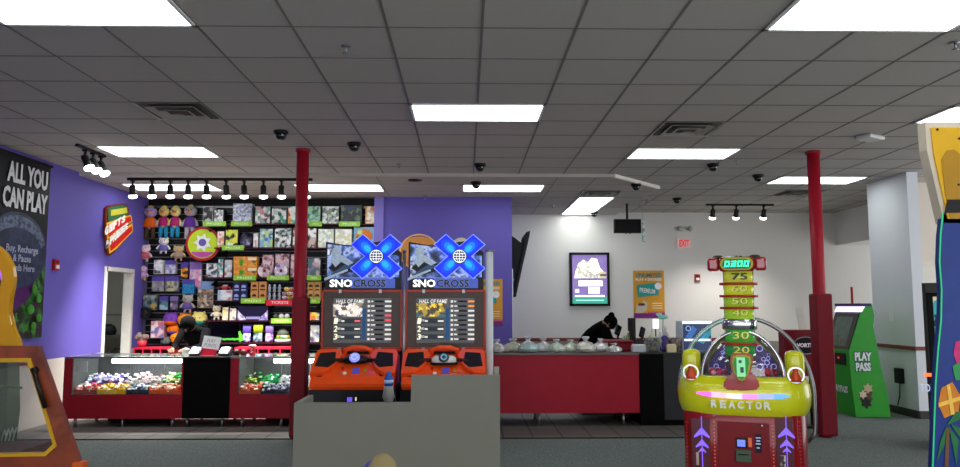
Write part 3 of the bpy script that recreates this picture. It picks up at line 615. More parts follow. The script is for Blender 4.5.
for px, py, l, c in ((264.5, 270.8, 'pink dotted round plush, lower left of the donut pile on the third shelf', ['E8C8D0', 'F0E0E8', 'C8A0B0', '884858']), (281, 270.8, 'white round plush with a violet middle, lower right of the donut pile', ['ECE4F4', 'F8F4FC', 'C8B8E0', '6A58A8'])): ringtoy(px, py, .11, c, l)
S('plush_pack', 'pinkish box behind the left round donut plush', 'toy', 262, 254.5, 274.5, 3, P(['D8B0B8', 'E8D0D8', '906068', 'C89098'], 22, seed=23), y=SF+.13, depth=.12)
S('plush_pack', 'pinkish box behind the right round donut plush', 'toy', 275, 253.5, 290, 3, P(['D8A8B0', 'E8C8D0', '885058', 'E0B8C0'], 22, seed=24), y=SF+.13, depth=.12)
S('plush_pack', 'dim pink pack close to the left side of the post on the third shelf', 'toy', 290.3, 254, 299, 3, P(['A88088', 'C8A0A8', '705058', 'D8B8C0'], 22, seed=25))
S('toy_box', 'mixed violet box right of the post on the third shelf', 'toy', 307.5, 258, 321, 3, P(['8878A8', 'D8D0D8', '586078', 'C0A0A0', '48706A'], 18, seed=26))
# fourth shelf
S('toy_box', 'white box with pale blue and red print on the fourth shelf', 'toy', 217.5, 290, 232.5, 4, P(['E8ECF4', '98C0E0', 'F4F4F8', 'C86870', 'B8D0E8'], 14, seed=27), 'D8DCE0')
q = W(225, 287, SF+.1); zt = W(225, 290, SF+.03).z
t = thing('toy_car', 'small red toy car on top of the white box on the fourth shelf', 'toy car', (q.x, SF+.11, zt))
G().lathe([(.10, .015), (.11, .03), (.10, .05), (.05, .06)], (q.x, SF+.11, zt), mat('C82838', .3), 16, .7, .45).obj('body', t)
G().lathe([(.05, .05), (.035, .085)], (q.x, SF+.11, zt), mat('F0C8C8', .3), 12, .7, .6).obj('cabin', t)
for dx in (-.06, .06): G().lathe([(.022, -.05), (.022, .05)], (q.x+dx, SF+.11, zt+.022), BLACK, 10, axis=Matrix.Rotation(math.pi/2, 3, 'X')).obj('wheel', t)
def tin(px0, px1, z0, h, c, art, name, label, group, yy=SF+.03):
    a, b_ = W(px0, 290, yy).x+.003, W(px1, 290, yy).x-.003
    t = thing(name, label, 'box', ((a+b_)/2, yy+.05, z0), group=group)
    G().box(a, b_, yy, yy+.12, z0, z0+h, mat(c, .4), .004).obj('carton', t)
    g = G(); cx = (a+b_)/2; g.prism([(-.035, 0), (.035, 0), (.03, .03), (0, .045), (-.03, .03)], (cx, yy-.001, z0+h*.42), X, Z, .003, mat(art, .5)); g.box(a+.015, b_-.015, yy-.004, yy, z0+.012, z0+.032, mat(art, .5)); g.obj('print', t)
lm = {(0, 0): 'lower left', (1, 0): 'lower right', (0, 1): 'upper left', (1, 1): 'upper right'}
for i in (0, 1):
    for j in (0, 1):
        tin(233+7.2*i, 240+7.2*i, SZ[4]+j*.145, .14, '2A3064', 'A8B0E0', 'blue_carton', 'navy carton with pale print, '+lm[(i, j)]+' of the stack of four', 'navy cartons on the fourth shelf')
        tin(250.5+8.3*i, 258.3+8.3*i, SZ[4]+j*.15, .148, 'D8985A', '4A2A20', 'peach_carton', 'peach carton with a dark square print, '+lm[(i, j)]+' of four left of the post', 'peach cartons left of the post')
        tin(307.5+6.6*i, 313.8+6.6*i, SZ[4]+j*.15, .148, 'D8A060', '3A4028', 'peach_carton', 'peach carton with a dark square print, '+lm[(i, j)]+' of four right of the post', 'peach cartons right of the post')
for i in range(3):
    for j in range(2):
        px = 269.5+5*i; yy = SF+.05; q = W(px, 290, yy); z0 = SZ[4]+.13*j
        t = thing('toy_figure', ['lower', 'upper'][j]+' '+['left', 'middle', 'right'][i]+' of six silver and navy toy figures on the fourth shelf', 'figure', (q.x, yy, z0), group='silver and navy toy figures')
        g = G(); g.lathe([(.02, 0), (.028, .01), (.022, .05), (.03, .08), (.012, .095)], (q.x, yy, z0), mat('A8B0BC', .35, .3), 10); g.ball((q.x, yy, z0+.108), .018, mat('C8D0D8', .35), 8); g.obj('body', t)
        G().box(q.x-.034, q.x+.034, yy+.03, yy+.034, z0, z0+.125, mat('1C2238', .5)).obj('backing_card', t)
random.seed(11)
for k in range(9):
    yy = SF+.06+.04*(k % 2); px = 284.6+(k % 3)*4.6+(2 if k > 5 else 0); q = W(px, 290, yy); z0 = SZ[4]+.04+(k//3)*.07
    g = G(); c = ['D8A0B0', 'E8C850', 'D89080', 'C8A0C0', 'E8B890'][k % 5]
    g.ball((q.x, yy, z0), .044, mat(c, .5), 10, (1, .8, .85)); g.ball((q.x-.02, yy-.03, z0+.015), .012, mat('F8F0E8'), 6); g.ball((q.x+.02, yy-.03, z0+.015), .012, mat('F8F0E8'), 6)
    g.obj('squishy_toy', label='small pastel squishy toy in the pile above the red strip', cat='squishy toy', group='pile of squishy toys above the red strip')
# fifth shelf
q = W(215, 312, SF+.05)
def plush(name, label, px, top, bot, yy, c, z0=None, cloth=None, ears='round', group=None, wf=1., acc=None, face=True):
    """generic soft toy, one body mesh, clothes as parts"""
    p1, p0 = W(px, top, yy), W(px, bot, yy); x = p1.x; z0 = p0.z if z0 is None else z0; h = p1.z-z0
    t = thing(name, label, 'plush toy', (x, yy, z0), group=group)
    g = G(); m = mat(c, .9, bump=.6, scale=90); w = h*wf; m2 = mat(acc or c, .9, bump=.6, scale=90)
    doll = name == 'plush_doll'; hz = z0+h*(.80 if doll else .74); hr = h*(.155 if doll else .22)
    g.ball((x, yy, hz), hr, m, 14, (1.05*wf, .85, 1)); g.ball((x, yy, z0+h*(.48 if doll else .38)), h*(.14 if doll else .19), m, 14, (1*wf, .8, 1.3 if doll else 1.15))
    if doll: g.ball((x, yy, hz+hr*.9), hr*.5, mat('D8D060', .9), 10, (1.1, .8, .6))
    for s in (-1, 1):
        if ears == 'round': g.ball((x+s*hr*.75*wf, yy, hz+hr*.78), hr*.34, m2, 10, (1, .5, 1))
        elif ears == 'long': g.ball((x+s*hr*.5*wf, yy, hz+hr*1.0), hr*.3, m2, 10, (.6, .4, 1.6))
        g.tube([(x+s*h*.10*wf, yy, z0+h*.58), (x+s*h*.17*wf, yy-h*.03, z0+h*.47), (x+s*h*.19*wf, yy-h*.05, z0+h*.37)] if doll else [(x+s*h*.14*wf, yy, z0+h*.50), (x+s*h*.25*wf, yy-h*.03, z0+h*.40), (x+s*h*.29*wf, yy-h*.05, z0+h*.28)], [h*.04, h*.035, h*.045] if doll else [h*.06, h*.055, h*.065], m, 8)
        g.tube([(x+s*h*.07*wf, yy, z0+h*(.38 if doll else .26)), (x+s*h*(.08 if doll else .11)*wf, yy, z0+h*.13), (x+s*h*(.09 if doll else .12)*wf, yy-h*.02, z0+h*.03)], [h*.055, h*.05, h*.06] if doll else [h*.08, h*.065, h*.06], m2 if doll else m, 8)
        if face: g.ball((x+s*hr*.36*wf, yy-hr*.8, hz+hr*.2), hr*.11, BLACK, 8)
    g.ball((x, yy-hr*.85, hz-hr*.15), hr*.35, mat('E89048', .8) if doll else m2, 10, (1.2, .7, .8)); g.ball((x, yy-hr*1.1, hz-hr*.05), hr*.11, BLACK, 8)
    g.obj('body', t)
    if cloth:
        G().lathe([(h*.17*wf, h*.36), (h*.155*wf, h*.45), (h*.13*wf, h*.58), (h*.08*wf, h*.65)] if doll else [(h*.20*wf, h*.20), (h*.215*wf, h*.32), (h*.19*wf, h*.48), (h*.11*wf, h*.54)], (x, yy, z0), mat(cloth, .8, bump=.3, scale=40), 16, 1, .85).obj('shirt', t)
        if len(cloth) == 6 and acc:
            for s in (-1, 1): G().tube([(x+s*h*.07*wf, yy, z0+h*(.36 if doll else .24)), (x+s*h*(.085 if doll else .115)*wf, yy-h*.01, z0+h*.08)], [h*.07, h*.06] if doll else [h*.09, h*.075], mat(acc, .8), 8).obj('trouser_leg', t)
    return t
hg = 'plush dolls in the top left corner of the prize wall'
YH = YS-.13
plush('plush_doll', 'lilac plush in an orange shirt and brown trousers, top left corner of the prize wall', 151, 205, 240, YH, 'A890C0', None, 'D8601C', 'round', hg, 1.15, '4A3A28')
plush('plush_doll', 'yellow haired plush doll in a magenta dress and blue trousers, left one of two alike', 164.5, 205, 238, YH, 'E0C878', None, 'A82868', 'none', hg, 1., '2888B0')
plush('plush_doll', 'yellow plush in a magenta dress and blue trousers, right one of two alike', 176, 205, 238, YH, 'E8D890', None, 'B03070', 'none', hg, 1., '2A90B8')
plush('plush_doll', 'grey and white plush in a violet shirt, right end of the top plush row', 191, 204, 240, YH, 'A8A4A8', None, '6A3A98', 'none', hg, 1.1, 'B8B4B8')
plush('plush_toy', 'pink and white plush hanging below the lilac one at the left wall', 145, 244, 262, YH, 'E8C8D0', None, 'B8586A', 'round', 'small hanging plush toys', 1.4)
plush('plush_toy', 'white and teal plush hanging below the magenta dressed dolls', 164, 237, 254, YH, 'E8E0E0', None, '6A68B0', 'round', 'small hanging plush toys', 1.3)
plush('plush_toy', 'cream and tan plush hanging left of the round sign', 179, 245, 261, YH, 'D8C090', None, 'A89080', 'round', 'small hanging plush toys', 1.5)
plush('plush_toy', 'tiny lilac and yellow plush nearest the doorway', 143.5, 265, 281, YH, 'C8A8D0', None, 'B890C0', 'none', 'small hanging plush toys', 1.1, 'D8D048')
plush('plush_toy', 'big grey plush with a violet chest hanging low in the prize wall', 188, 294, 313, YH-.04, 'B8B4AC', None, '6A58A0', 'round', None, 1.25)
plush('plush_toy', 'white and yellow plush on the fifth shelf beside the long navy box', 217, 305, 320.5, SF+.09, 'E8DCC0', SZ[5], None, 'round', None, 1.2)
for px0, px1, py, l, c in ((222, 229, 307, 'pale yellow box on the fifth shelf, left of two', ['E8E0B0', 'F0ECD8', 'C8B878']), (229.3, 237, 308, 'cream box on the fifth shelf, right of two', ['E0D8C0', 'F0ECE0', '9890A0'])): S('toy_box', l, 'toy', px0, py, px1, 5, P(c, 20, seed=px0))
a, b_ = W(238, 306, SF+.03).x, W(268, 306, SF+.03).x; z0, z1 = SZ[5], W(250, 306, SF+.03).z
t = thing('toy_box', 'long navy box with lilac tiger-like swirls on the fifth shelf', 'toy', ((a+b_)/2, SF+.1, z0))
G().box(a, b_, SF+.03, SF+.2, z0, z1, mat('1C183C', .4), .004).obj('carton', t)
for s, nm in ((0, 1), (1, -1)):
    g = G(); xx = a if s == 0 else b_; g.prism([(0, 0), (nm*.14, 0), (nm*.10, .06), (nm*.05, .1), (0, .16)][::nm], (xx, SF+.028, z0+.005), X, Z, .005, pr(['A8A0D8', 'D8D4F0', '7068B0'], 24, seed=s)); g.obj('print', t)
g = G(); g.box(a+.13, b_-.12, SF+.026, SF+.03, z0+.02, z0+.06, mat('9890C8', .5)); g.obj('print', t)
for k in range(3):
    q = W(276+k*5.5, 312, SF+.08); g = G(); g.ball((q.x, SF+.08, SZ[5]+.062), .045, mat(['505050', 'D8D8D0', 'C8C8C8'][k], .5), 10); g.ball((q.x, SF+.08, SZ[5]+.02), .05, mat('303030'), 10, (1, 1, .4)); g.obj('capsule_toy', label=['dark', 'pale', 'white topped'][k]+' capsule toy behind the green strip, '+['left', 'middle', 'right'][k]+' of three', cat='capsule', group='capsule toys on the fifth shelf')
S('toy_box', 'yellow and orange packs right of the post on the fifth shelf', 'toy', 308.5, 312, 320, 5, P(['E8D048', 'E88030', 'D0D0C8', '484848'], 20, seed=31))
# lowest shelf: bags
for x0, x1, y0_, c, top, l in ((243, 251, 326, ['B0A0E0', '5040A0', 'D8D0F0'], '6A58C8', 'lilac bag of sweets, left of three on the lowest shelf'), (253.5, 263, 325, ['3A5A68', '8AA8B8', '203040'], 'A8D020', 'lime topped bag of sweets, middle of three'), (265.5, 273.5, 326, ['B880C0', 'D8A0C8', '4A3A90', 'D83848'], '8878C0', 'violet and pink bag of sweets, right of three')):
    yy = SF+.06; a, b_ = W(x0, 330, yy).x, W(x1, 330, yy).x; z0 = SZ[6]; z1 = W(x0, y0_, yy).z; cx = (a+b_)/2; w = (b_-a)/2; h = z1-z0
    t = thing('candy_bag', l, 'bag', (cx, yy, z0), group='bags of sweets on the lowest shelf')
    G().lathe([(w*.75, 0), (w, h*.1), (w*.9, h*.55)], (cx, yy, z0), pr(c, 22, seed=x0), 14, .6, .5).obj('bag', t)
    G().lathe([(w*.9, h*.55), (w*1.05, h*.8), (w*1.0, h)], (cx, yy, z0), mat(top, .4), 14, .5, .3).obj('header', t)
q = W(282.5, 340, SF+.1); z0 = SZ[6]
t = thing('dinosaur_dome', 'grey and green domed playset on the lowest shelf left of the post', 'toy', (q.x, SF+.12, z0))
G().lathe([(.125, 0), (.13, .03), (.12, .05)], (q.x, SF+.13, z0), mat('B8C0B8', .4), 18, .8, .8).obj('base', t)
G().lathe([(.12, .05), (.10, .11)], (q.x, SF+.13, z0), pr(['58A830', 'C8A028', '3A7830', 'D0D8C0'], 24), 18, 1, .8).obj('scenery', t)
G().lathe([(.10, .11), (.085, .16), (.05, .20), (.01, .215)], (q.x, SF+.13, z0), mat('606A60', .5), 18, 1, .8).obj('dome', t)
S('toy_box', 'stack of printed packs right of the post on the lowest shelf', 'toy', 310, 325, 320, 6, P(['A8A898', 'D8D0B8', '504868', '8898A8'], 20, seed=33))
q = W(242, 341, SF+.05); g = G(); g.prism([(0, 0), (.07, .04), (.0, .18), (-.03, .17)], (q.x-.03, SF+.06, SZ[6]), X, Z, .03, mat('58B030', .5), bev=.004); g.obj('green_pennant', label='small bright green leaning flag left of the bags', cat='toy')
# hanging goods
def hang(name, label, cat, x0, y0, x1, y1, front, side='888890', depth=.05, header=None, group=None):
    yy = YS-.022-depth; a, b_ = W(x0, y0, yy).x, W(x1, y0, yy).x; z1, z0 = W(x0, y0, yy).z, W(x0, y1, yy).z
    t = thing(name, label, cat, ((a+b_)/2, YS-.022, z1), group=group)
    G().box(a, b_, yy, YS-.024, z0, z1, mat(side, .4), .006, front=front).obj('pack', t)
    if header: g = G(); g.box(a, b_, yy-.008, yy-.002, z1-(z1-z0)*.28, z1+.01, mat(header, .4)); g.obj('header_card', t)
    G().tube([(0.5*(a+b_), YS-.02, z1+.012), (0.5*(a+b_), yy-.03, z1+.012)], .004, STEEL, 6).obj('peg_hook', t)
HD = '5A4AA8'
hang('book_pack', 'grey and white tilted pack of books under the pink plush', 'book', 154, 260, 162.5, 274, pr(['D8D8E0', '9098A8', 'F0F0F4', '505868'], 20, seed=41), 'E8E8E8', .12)
hang('blister_pack', 'rounded silver blister pack with a violet header', 'toy', 165.5, 261, 176, 274, pr(['A8A8C8', '7878B0', 'D8D8E8'], 24, seed=42), 'A8A8C0', .08, HD)
hang('toy_pack', 'orange and yellow toy under a violet header', 'toy', 181, 263, 188.5, 280, pr(['E88018', 'F0B828', '3A2A18', '202020'], 22, seed=43), '303030', .05, HD)
hang('toy_pack', 'tall pink long pack hanging beside the orange one', 'toy', 190, 262.5, 202, 287, pr(['E8A0C8', 'E8C8D8', 'D878A8', 'B8A0C8', 'F0E0E8'], 16, seed=44), 'D8A0C0', .06, '8A6AB8')
hang('blister_pack', 'square clear pack with violet header, left of two alike', 'toy', 152, 277, 164.5, 291.5, pr(['8A8A98', 'A8A8A0', 'C8C878', '68687A'], 18, seed=45), '707078', .06, HD, 'clear packs in a pair')
hang('blister_pack', 'square clear pack with violet header, right of two alike', 'toy', 165.5, 277, 179, 291.5, pr(['8A8A98', 'A8A8A0', 'C8C878', '68687A'], 18, seed=46), '707078', .06, HD, 'clear packs in a pair')
hang('toy_bag', 'bright blue fuzzy toy bag hanging under the orange toy', 'toy', 182.5, 280, 194.5, 294, pr(['1878B0', '2898D0', '10508A'], 20, kind='noise', seed=47), '1870A8', .09, HD)
hang('sticker_sheet', 'large multicoloured sticker sheet pack at mid height', 'toy', 198, 282, 214, 308, pr(['C8A078', 'E8D0B0', '806858', 'D8D0C8', '988870', '405860'], 24, seed=48), 'A0A090', .03, '88A8D8')
hang('toy_pack', 'wide teal and yellow pack hanging near the left wall', 'toy', 143, 295, 157.5, 310, pr(['58808A', '303A48', 'C8A848', '98B0B0', '1C2430'], 18, seed=49), '405058', .08)
hang('toy_pack', 'narrow teal pack with violet header, left of a pair', 'toy', 159.5, 297, 168.5, 310, pr(['5890A0', '282838', 'A8C8D0'], 20, seed=50), '304048', .06, HD)
hang('toy_pack', 'narrow mauve pack with violet header, right of a pair', 'toy', 170.5, 297, 178.5, 310, pr(['8878A0', 'D8D0D8', '584868'], 20, seed=51), '403848', .06, '8878B8')
hang('toy_pack', 'pink and white printed pack left of the seated worker', 'toy', 151, 321, 164, 338, pr(['E0C0C8', 'C86878', 'F0E8E8', '7878B8', 'E8D8D8'], 14, seed=52), 'C89098', .16)
hang('toy_pack', 'near-black pack right of the counter worker', 'toy', 205, 323, 214, 333, pr(['202022', '303034', '181818'], 16, seed=53), '151515', .06)  # print and sides nearly black
# ball plushies
def ballplush(px, py, r, c, c2, l):
    yy = YS-.03-r*.8; q = W(px, py, yy); t = thing('round_plush', l, 'plush toy', (q.x, yy, q.z-r), group='round plush balls above the worker')
    g = G(); g.ball(q, r, mat(c, .9, bump=.5, scale=70), 16, (1.1, .8, .9)); g.ball((q.x-r*.3, q.y-r*.75, q.z+r*.1), r*.08, BLACK, 8); g.ball((q.x+r*.3, q.y-r*.75, q.z+r*.1), r*.08, BLACK, 8)
    for s in (-1, 1): g.ball((q.x+s*r*.6, q.y, q.z+r*.75), r*.22, mat(c, .9), 8)
    g.obj('body', t)
    G().ball((q.x, q.y-r*.1, q.z-r*.45), r*.85, mat(c2, .9, bump=.5, scale=70), 14, (1.08, .82, .5)).obj('belly', t)
    G().tube([(q.x, YS-.02, q.z+r*.8), (q.x, q.y, q.z+r*.8)], .005, STEEL, 6).obj('hanging_loop', t)
ballplush(171, 319, .115, '7A48B0', 'D86020', 'round plush with violet top and orange belly')
ballplush(185.5, 319.5, .115, 'D88830', 'A8A8A8', 'round orange-brown plush above the worker')
ballplush(199.5, 318.5, .12, 'E8D880', '2A9080', 'round pale yellow plush with teal underside')
ballplush(173, 329.5, .09, 'E07820', '5A3A90', 'small orange and violet plush left of the worker')
ballplush(177, 338, .10, 'E08820', 'D87818', 'orange plush half hidden by the worker shoulder')
ballplush(165.5, 341, .075, '686C70', '404448', 'small grey plush low beside the pink pack')
q = W(145, 313, YS-.1); t = thing('hoop_toy', 'black round tangle of toy hanging near the left wall', 'toy', q); g = G()
g.ring((q.x, YS-.09, q.z), X, Z, .10, .06, .04, mat('1A1E1C', .5), 18); g.ball((q.x+.02, YS-.08, q.z+.02), .05, mat('3A403C'), 10); g.obj('hoop', t); G().tube([(q.x, YS-.02, q.z+.1), (q.x, YS-.1, q.z+.09)], .005, STEEL, 6).obj('peg_hook', t)
zb = W(150, 347, 11.6).z
q = W(142, 344, 11.7); t = thing('flower_pot', 'small red pot of grey fluff on the left cubby bench', 'pot', (q.x, 11.7, zb)); G().lathe([(.06, 0), (.07, .09)], (q.x, 11.7, zb), mat('C03040', .5), 12).obj('pot', t)
g = G(); [g.ball((q.x+random.uniform(-.07, .07), 11.7+random.uniform(-.04, .04), zb+.13+random.uniform(-.03, .05)), .045, mat('7A6A66', .9), 8) for k in range(8)]; g.obj('fluff', t)
# round prize sign
q = W(203.5, 244, 12.02); t = thing('round_sign', 'large round lime and red sign hanging on the prize wall', 'sign', q); R_ = .245
g = G(); g.disc(q, X, Z, R_+.03, R_+.03, .03, mat('B82838', .4), 32); g.obj('red_rim', t)
g = G(); g.disc(q-Yv*.03, X, Z, R_-.01, R_-.01, .01, mat('C4DC30', .4), 32); g.prism([(R_*.9*math.cos(a_), R_*.9*math.sin(a_)) for a_ in [math.pi*(1.2+.6*k/10) for k in range(11)]], q-Yv*.04, X, Z, .006, mat('C050A8', .4)); g.obj('disc', t)
g = G(); g.prism([(.15*math.cos(k*math.pi/7)*(1 if k % 2 else .6), .02+.15*math.sin(k*math.pi/7)*(1 if k % 2 else .6)) for k in range(14)], q-Yv*.04, X, Z, .008, mat('F0F0F0', .4)); g.disc(q-Yv*.048+Z*.02, X, Z, .06, .06, .006, mat('6A58A8', .4)); g.obj('starburst', t)
G().tube([(q.x, 12.02, q.z), (q.x, YS-.02, q.z)], .02, STEEL, 8).obj('bracket', t)
# display screen on the low wall and green snake toy
p0, p1 = W(206, 323, 12.0), W(239, 339, 12.0); t = thing('wall_monitor', 'switched off black screen low on the prize wall', 'monitor', ((p0.x+p1.x)/2, YS-.03, p1.z))
G().box(p0.x, p1.x, 12.06, 12.10, p1.z, p0.z, BLK2, .005).obj('housing', t); G().box(p0.x+.015, p1.x-.015, 12.057, 12.06, p1.z+.015, p0.z-.015, mat('040406', .08)).obj('screen', t); G().box((p0.x+p1.x)/2-.05, (p0.x+p1.x)/2+.05, 12.10, YS-.02, p1.z+.05, p0.z-.05, BLACK).obj('wall_bracket', t)
a = [W(219+i*2.6, 345-1.2*math.sin(i*1.4)-i*.12, SF+.1) for i in range(8)]
g = G(); g.tube([Vector((p.x, SF+.12+.02*math.sin(i*2), SZ[6]+.035+.012*(i % 2))) for i, p in enumerate(a)], [.012, .018, .02, .02, .022, .022, .024, .02], mat('3E9A30', .5), 10); g.ball((a[-1].x+.02, SF+.12, SZ[6]+.04), .034, mat('4AA838', .5), 10, (1.3, .8, .8)); g.obj('snake_toy', label='bright green rubber snake on the lowest shelf', cat='toy')
# ---- on the left counters ----
zt = .846
q = W(209, 350, 9.55); t = thing('acrylic_sign', 'white leaning card sign with a red foot on the black counter', 'sign', (q.x, 9.55, .842))
M = Matrix.Translation((q.x, 9.5, .842)) @ Matrix.Rotation(-.25, 4, 'X') @ Matrix.Rotation(.12, 4, 'Y')
G().box(-.10, .12, 0, .006, .08, .245, mat('E4E8E8', .4), M=M).obj('card', t)
g = G(); g.text('PLAY\nPOINTS', M @ Vector((-.07, 0, .11)), (M.to_3x3() @ X), (M.to_3x3() @ Z), .15, .10, mat('8890A0', .5), .001, 0); g.obj('lettering', t)
G().box(-.12, .10, -.003, .009, 0.001, .085, mat('B82840', .4), M=M).obj('red_foot', t); G().box(q.x-.1, q.x+.1, 9.42, 9.56, .842, .848, mat('B82840', .4)).obj('base', t)
for px, l in ((195.5, 'payment terminal left of the leaning card sign'), (225, 'payment terminal right of the leaning card sign')):
    q = W(px, 352, 9.48); t = thing('payment_terminal', l, 'payment terminal', (q.x, 9.5, .842), group='payment terminals on the black counter')
    g = G(); g.prism([(0, 0), (.16, 0), (.16, .10), (.10, .10), (0, .04)], (q.x-.065, 9.42, .843), Yv, Z, -.13 if False else .13, mat('3A3C40', .4), bev=.006); g.obj('body', t)
    M = Matrix.Translation((q.x, 9.43, .892)) @ Matrix.Rotation(math.radians(32), 4, 'X'); G().box(-.05, .05, 0, .10, .0, .004, mat('90A8B8', .2, em=.3), M=M).obj('screen', t); G().box(-.055, .055, -.03, -.002, -.012, .002, mat('D8D8D8', .4), M=M).obj('keypad', t)
q = W(183, 352, 9.5); g = G(); g.lathe([(.04, 0), (.045, .02), (.04, .06), (.045, .075), (.036, .08)], (q.x, 9.6, .842), mat('A8A0A0', .4), 16); g.obj('tape_roll', label='pale round dispenser on the counter by the worker elbow', cat='dispenser')
q = W(252, 350, 9.6); t = thing('paper_cup', 'red and white paper cup on the right display counter', 'cup', (q.x, 9.62, zt)); G().lathe([(.035, 0), (.046, .11)], (q.x, 9.62, .841), mat('B81C30', .5), 18).obj('cup', t)
G().lathe([(.047, .11), (.047, .12), (.04, .125)], (q.x, 9.62, .841), mat('E8E0E0', .5), 18).obj('lid', t)
g = G(); g.text('S', (q.x-.012, 9.578, .873), X, Z, .024, .05, mat('F0D8D8', .5), .002, 0); g.obj('logo', t)
q = W(236, 352, 9.6)
for k, (dx, c, nm) in enumerate(((0, '3A1210', 'dark red'), (.09, '5A2018', 'brown'))):
    g = G(); g.lathe([(.03, 0), (.045, .02), (.04, .05), (.02, .07)], (q.x+dx, 9.62, .841), mat(c, .5), 12, jit=.06); g.obj('small_pouch', label=nm+' crumpled pouch right of the payment terminals', cat='pouch')
# ---------------- people ----------------
SKIN = mat('6A4A3A', .6); SKIN2 = mat('7A5644', .6); CLOTH = mat('08080A', .9); HAIR = mat('060505', .6)
CLOTH = mat('020203', 1.); HAIR = mat('030303', 1.)
def person(label, J, E, headc, hr, hdir, hair, loc, skin_m, cap=None):
    """continuous skinned body; J name:(pos,radius)"""
    me = bpy.data.meshes.new('rig'); nm = list(J); me.from_pydata([J[n][0] for n in nm], [(nm.index(a), nm.index(b)) for a, b in E], []); o = bpy.data.objects.new('rig', me); C.objects.link(o)
    sk = o.modifiers.new('s', 'SKIN'); sd = o.modifiers.new('d', 'SUBSURF'); sd.levels = 2
    for i, n in enumerate(nm):
        r = J[n][1]; me.skin_vertices[0].data[i].radius = (r, r) if not isinstance(r, tuple) else r
    me.skin_vertices[0].data[nm.index('pelvis')].use_root = True
    dg = bpy.context.evaluated_depsgraph_get(); dg.update(); bm = bmesh.new(); ev = o.evaluated_get(dg); m2 = ev.to_mesh(); bm.from_mesh(m2); ev.to_mesh_clear()
    bpy.data.objects.remove(o)
    t = thing('person', label, 'person', loc)
    g = G(); g.b.free(); g.b = bm; g.mi(skin_m); g.mi(CLOTH)
    hc = Vector(headc); skins = [(hc, hr*1.45)]+[(Vector(J[n][0]), .06) for n in nm if 'hand' in n or 'finger' in n or 'thumb' in n]
    for f in bm.faces:
        f.smooth = True; c = f.calc_center_median(); f.material_index = 0 if any((c-p).length < r for p, r in skins) else 1
    d = Vector(hdir).normalized(); side = d.cross(Z).normalized(); upv = side.cross(d)
    for s in (-1, 1):
        g.ball(hc+d*hr*.86+side*s*hr*.34+upv*hr*.1, hr*.13, mat('1A1412', .3), 8); g.ball(hc+side*s*hr*.97, hr*.2, skin_m, 8, (.5, 1, 1.2))
    g.ball(hc+d*hr*1.02-upv*hr*.12, hr*.17, skin_m, 8, (1, 1, 1.4)); g.ball(hc+d*hr*.88-upv*hr*.48, hr*.2, mat('4A2420', .5), 8, (1, 1, .4))
    g.obj('body', t)
    g = G(); g.ball(hc-d*hr*.18+upv*hr*.16, hr*1.12, hair, 16, (1, 1, 1.02)); 
    if cap: g.ball(hc-d*hr*.55+upv*hr*1.15, hr*.5, hair, 12)
    g.obj('hair', t); return t
def hand(J, E, pre, wr, hp, out):
    """palm with four unequal curled fingers and a thumb"""
    hp = Vector(hp); wr = Vector(wr); d = (hp-wr).normalized(); s = d.cross(Z).normalized(); J[pre+'hand'] = (tuple(hp), (.036, .018)); E.append((pre+'wrist', pre+'hand'))
    for k, L_ in enumerate((.065, .075, .07, .055)):
        b0 = hp+d*.035+s*(k-1.5)*.019; b1 = b0+d*L_*.55-Z*.004; b2 = b1+d*L_*.4-Z*.022
        for n_, p_, r_ in (('a', b0, .0095), ('b', b1, .0088), ('c', b2, .0075)): J[pre+'finger%d%s' % (k, n_)] = (tuple(p_), r_)
        E += [(pre+'hand', pre+'finger%da' % k), (pre+'finger%da' % k, pre+'finger%db' % k), (pre+'finger%db' % k, pre+'finger%dc' % k)]
    t1 = hp+s*out*.035-d*.0; t2 = t1+d*.035+s*out*.02-Z*.008
    J[pre+'thumba'] = (tuple(t1), .011); J[pre+'thumbb'] = (tuple(t2), .009); E += [(pre+'hand', pre+'thumba'), (pre+'thumba', pre+'thumbb')]
# worker 1: bending head down over the left counter
q = W(188, 325, 10.25); hx, hz = q.x, q.z
J = {'pelvis': ((hx-.02, 10.95, .82), (.16, .12)), 'belly': ((hx-.02, 10.8, .97), (.15, .11)), 'chest': ((hx-.01, 10.58, 1.08), (.17, .12)), 'neckbase': ((hx, 10.42, 1.15), (.075, .07)), 'neck': ((hx, 10.35, 1.18), .052), 'head': ((hx, 10.25, hz-.01), (.082, .10)), 'crown': ((hx, 10.22, hz+.03), (.075, .085))}
E = [('pelvis', 'belly'), ('belly', 'chest'), ('chest', 'neckbase'), ('neckbase', 'neck'), ('neck', 'head'), ('head', 'crown')]
for s, n in ((-1, 'l'), (1, 'r')):
    J[n+'sh'] = ((hx+s*.16, 10.5, 1.10), .07); J[n+'el'] = ((hx+s*.18, 10.30, .92), .045); J[n+'fo'] = ((hx+s*.13, 10.14, .90), .037); J[n+'wrist'] = ((hx+s*.10, 10.0, .895), .027)
    E += [('chest', n+'sh'), (n+'sh', n+'el'), (n+'el', n+'fo'), (n+'fo', n+'wrist')]; hand(J, E, n, J[n+'wrist'][0], (hx+s*.08, 9.93, .89), -s)
    J[n+'hip'] = ((hx+s*.11, 10.95, .76), .10); J[n+'knee'] = ((hx+s*.12, 10.88, .45), .065); J[n+'ankle'] = ((hx+s*.12, 10.95, .08), .045); J[n+'toe'] = ((hx+s*.13, 10.80, .035), .035)
    E += [('pelvis', n+'hip'), (n+'hip', n+'knee'), (n+'knee', n+'ankle'), (n+'ankle', n+'toe')]
person('person in black bending head down over the counter before the prize wall', J, E, (hx, 10.24, hz), .095, (0, -1, -.75), HAIR, (hx, 10.8, 0), SKIN)
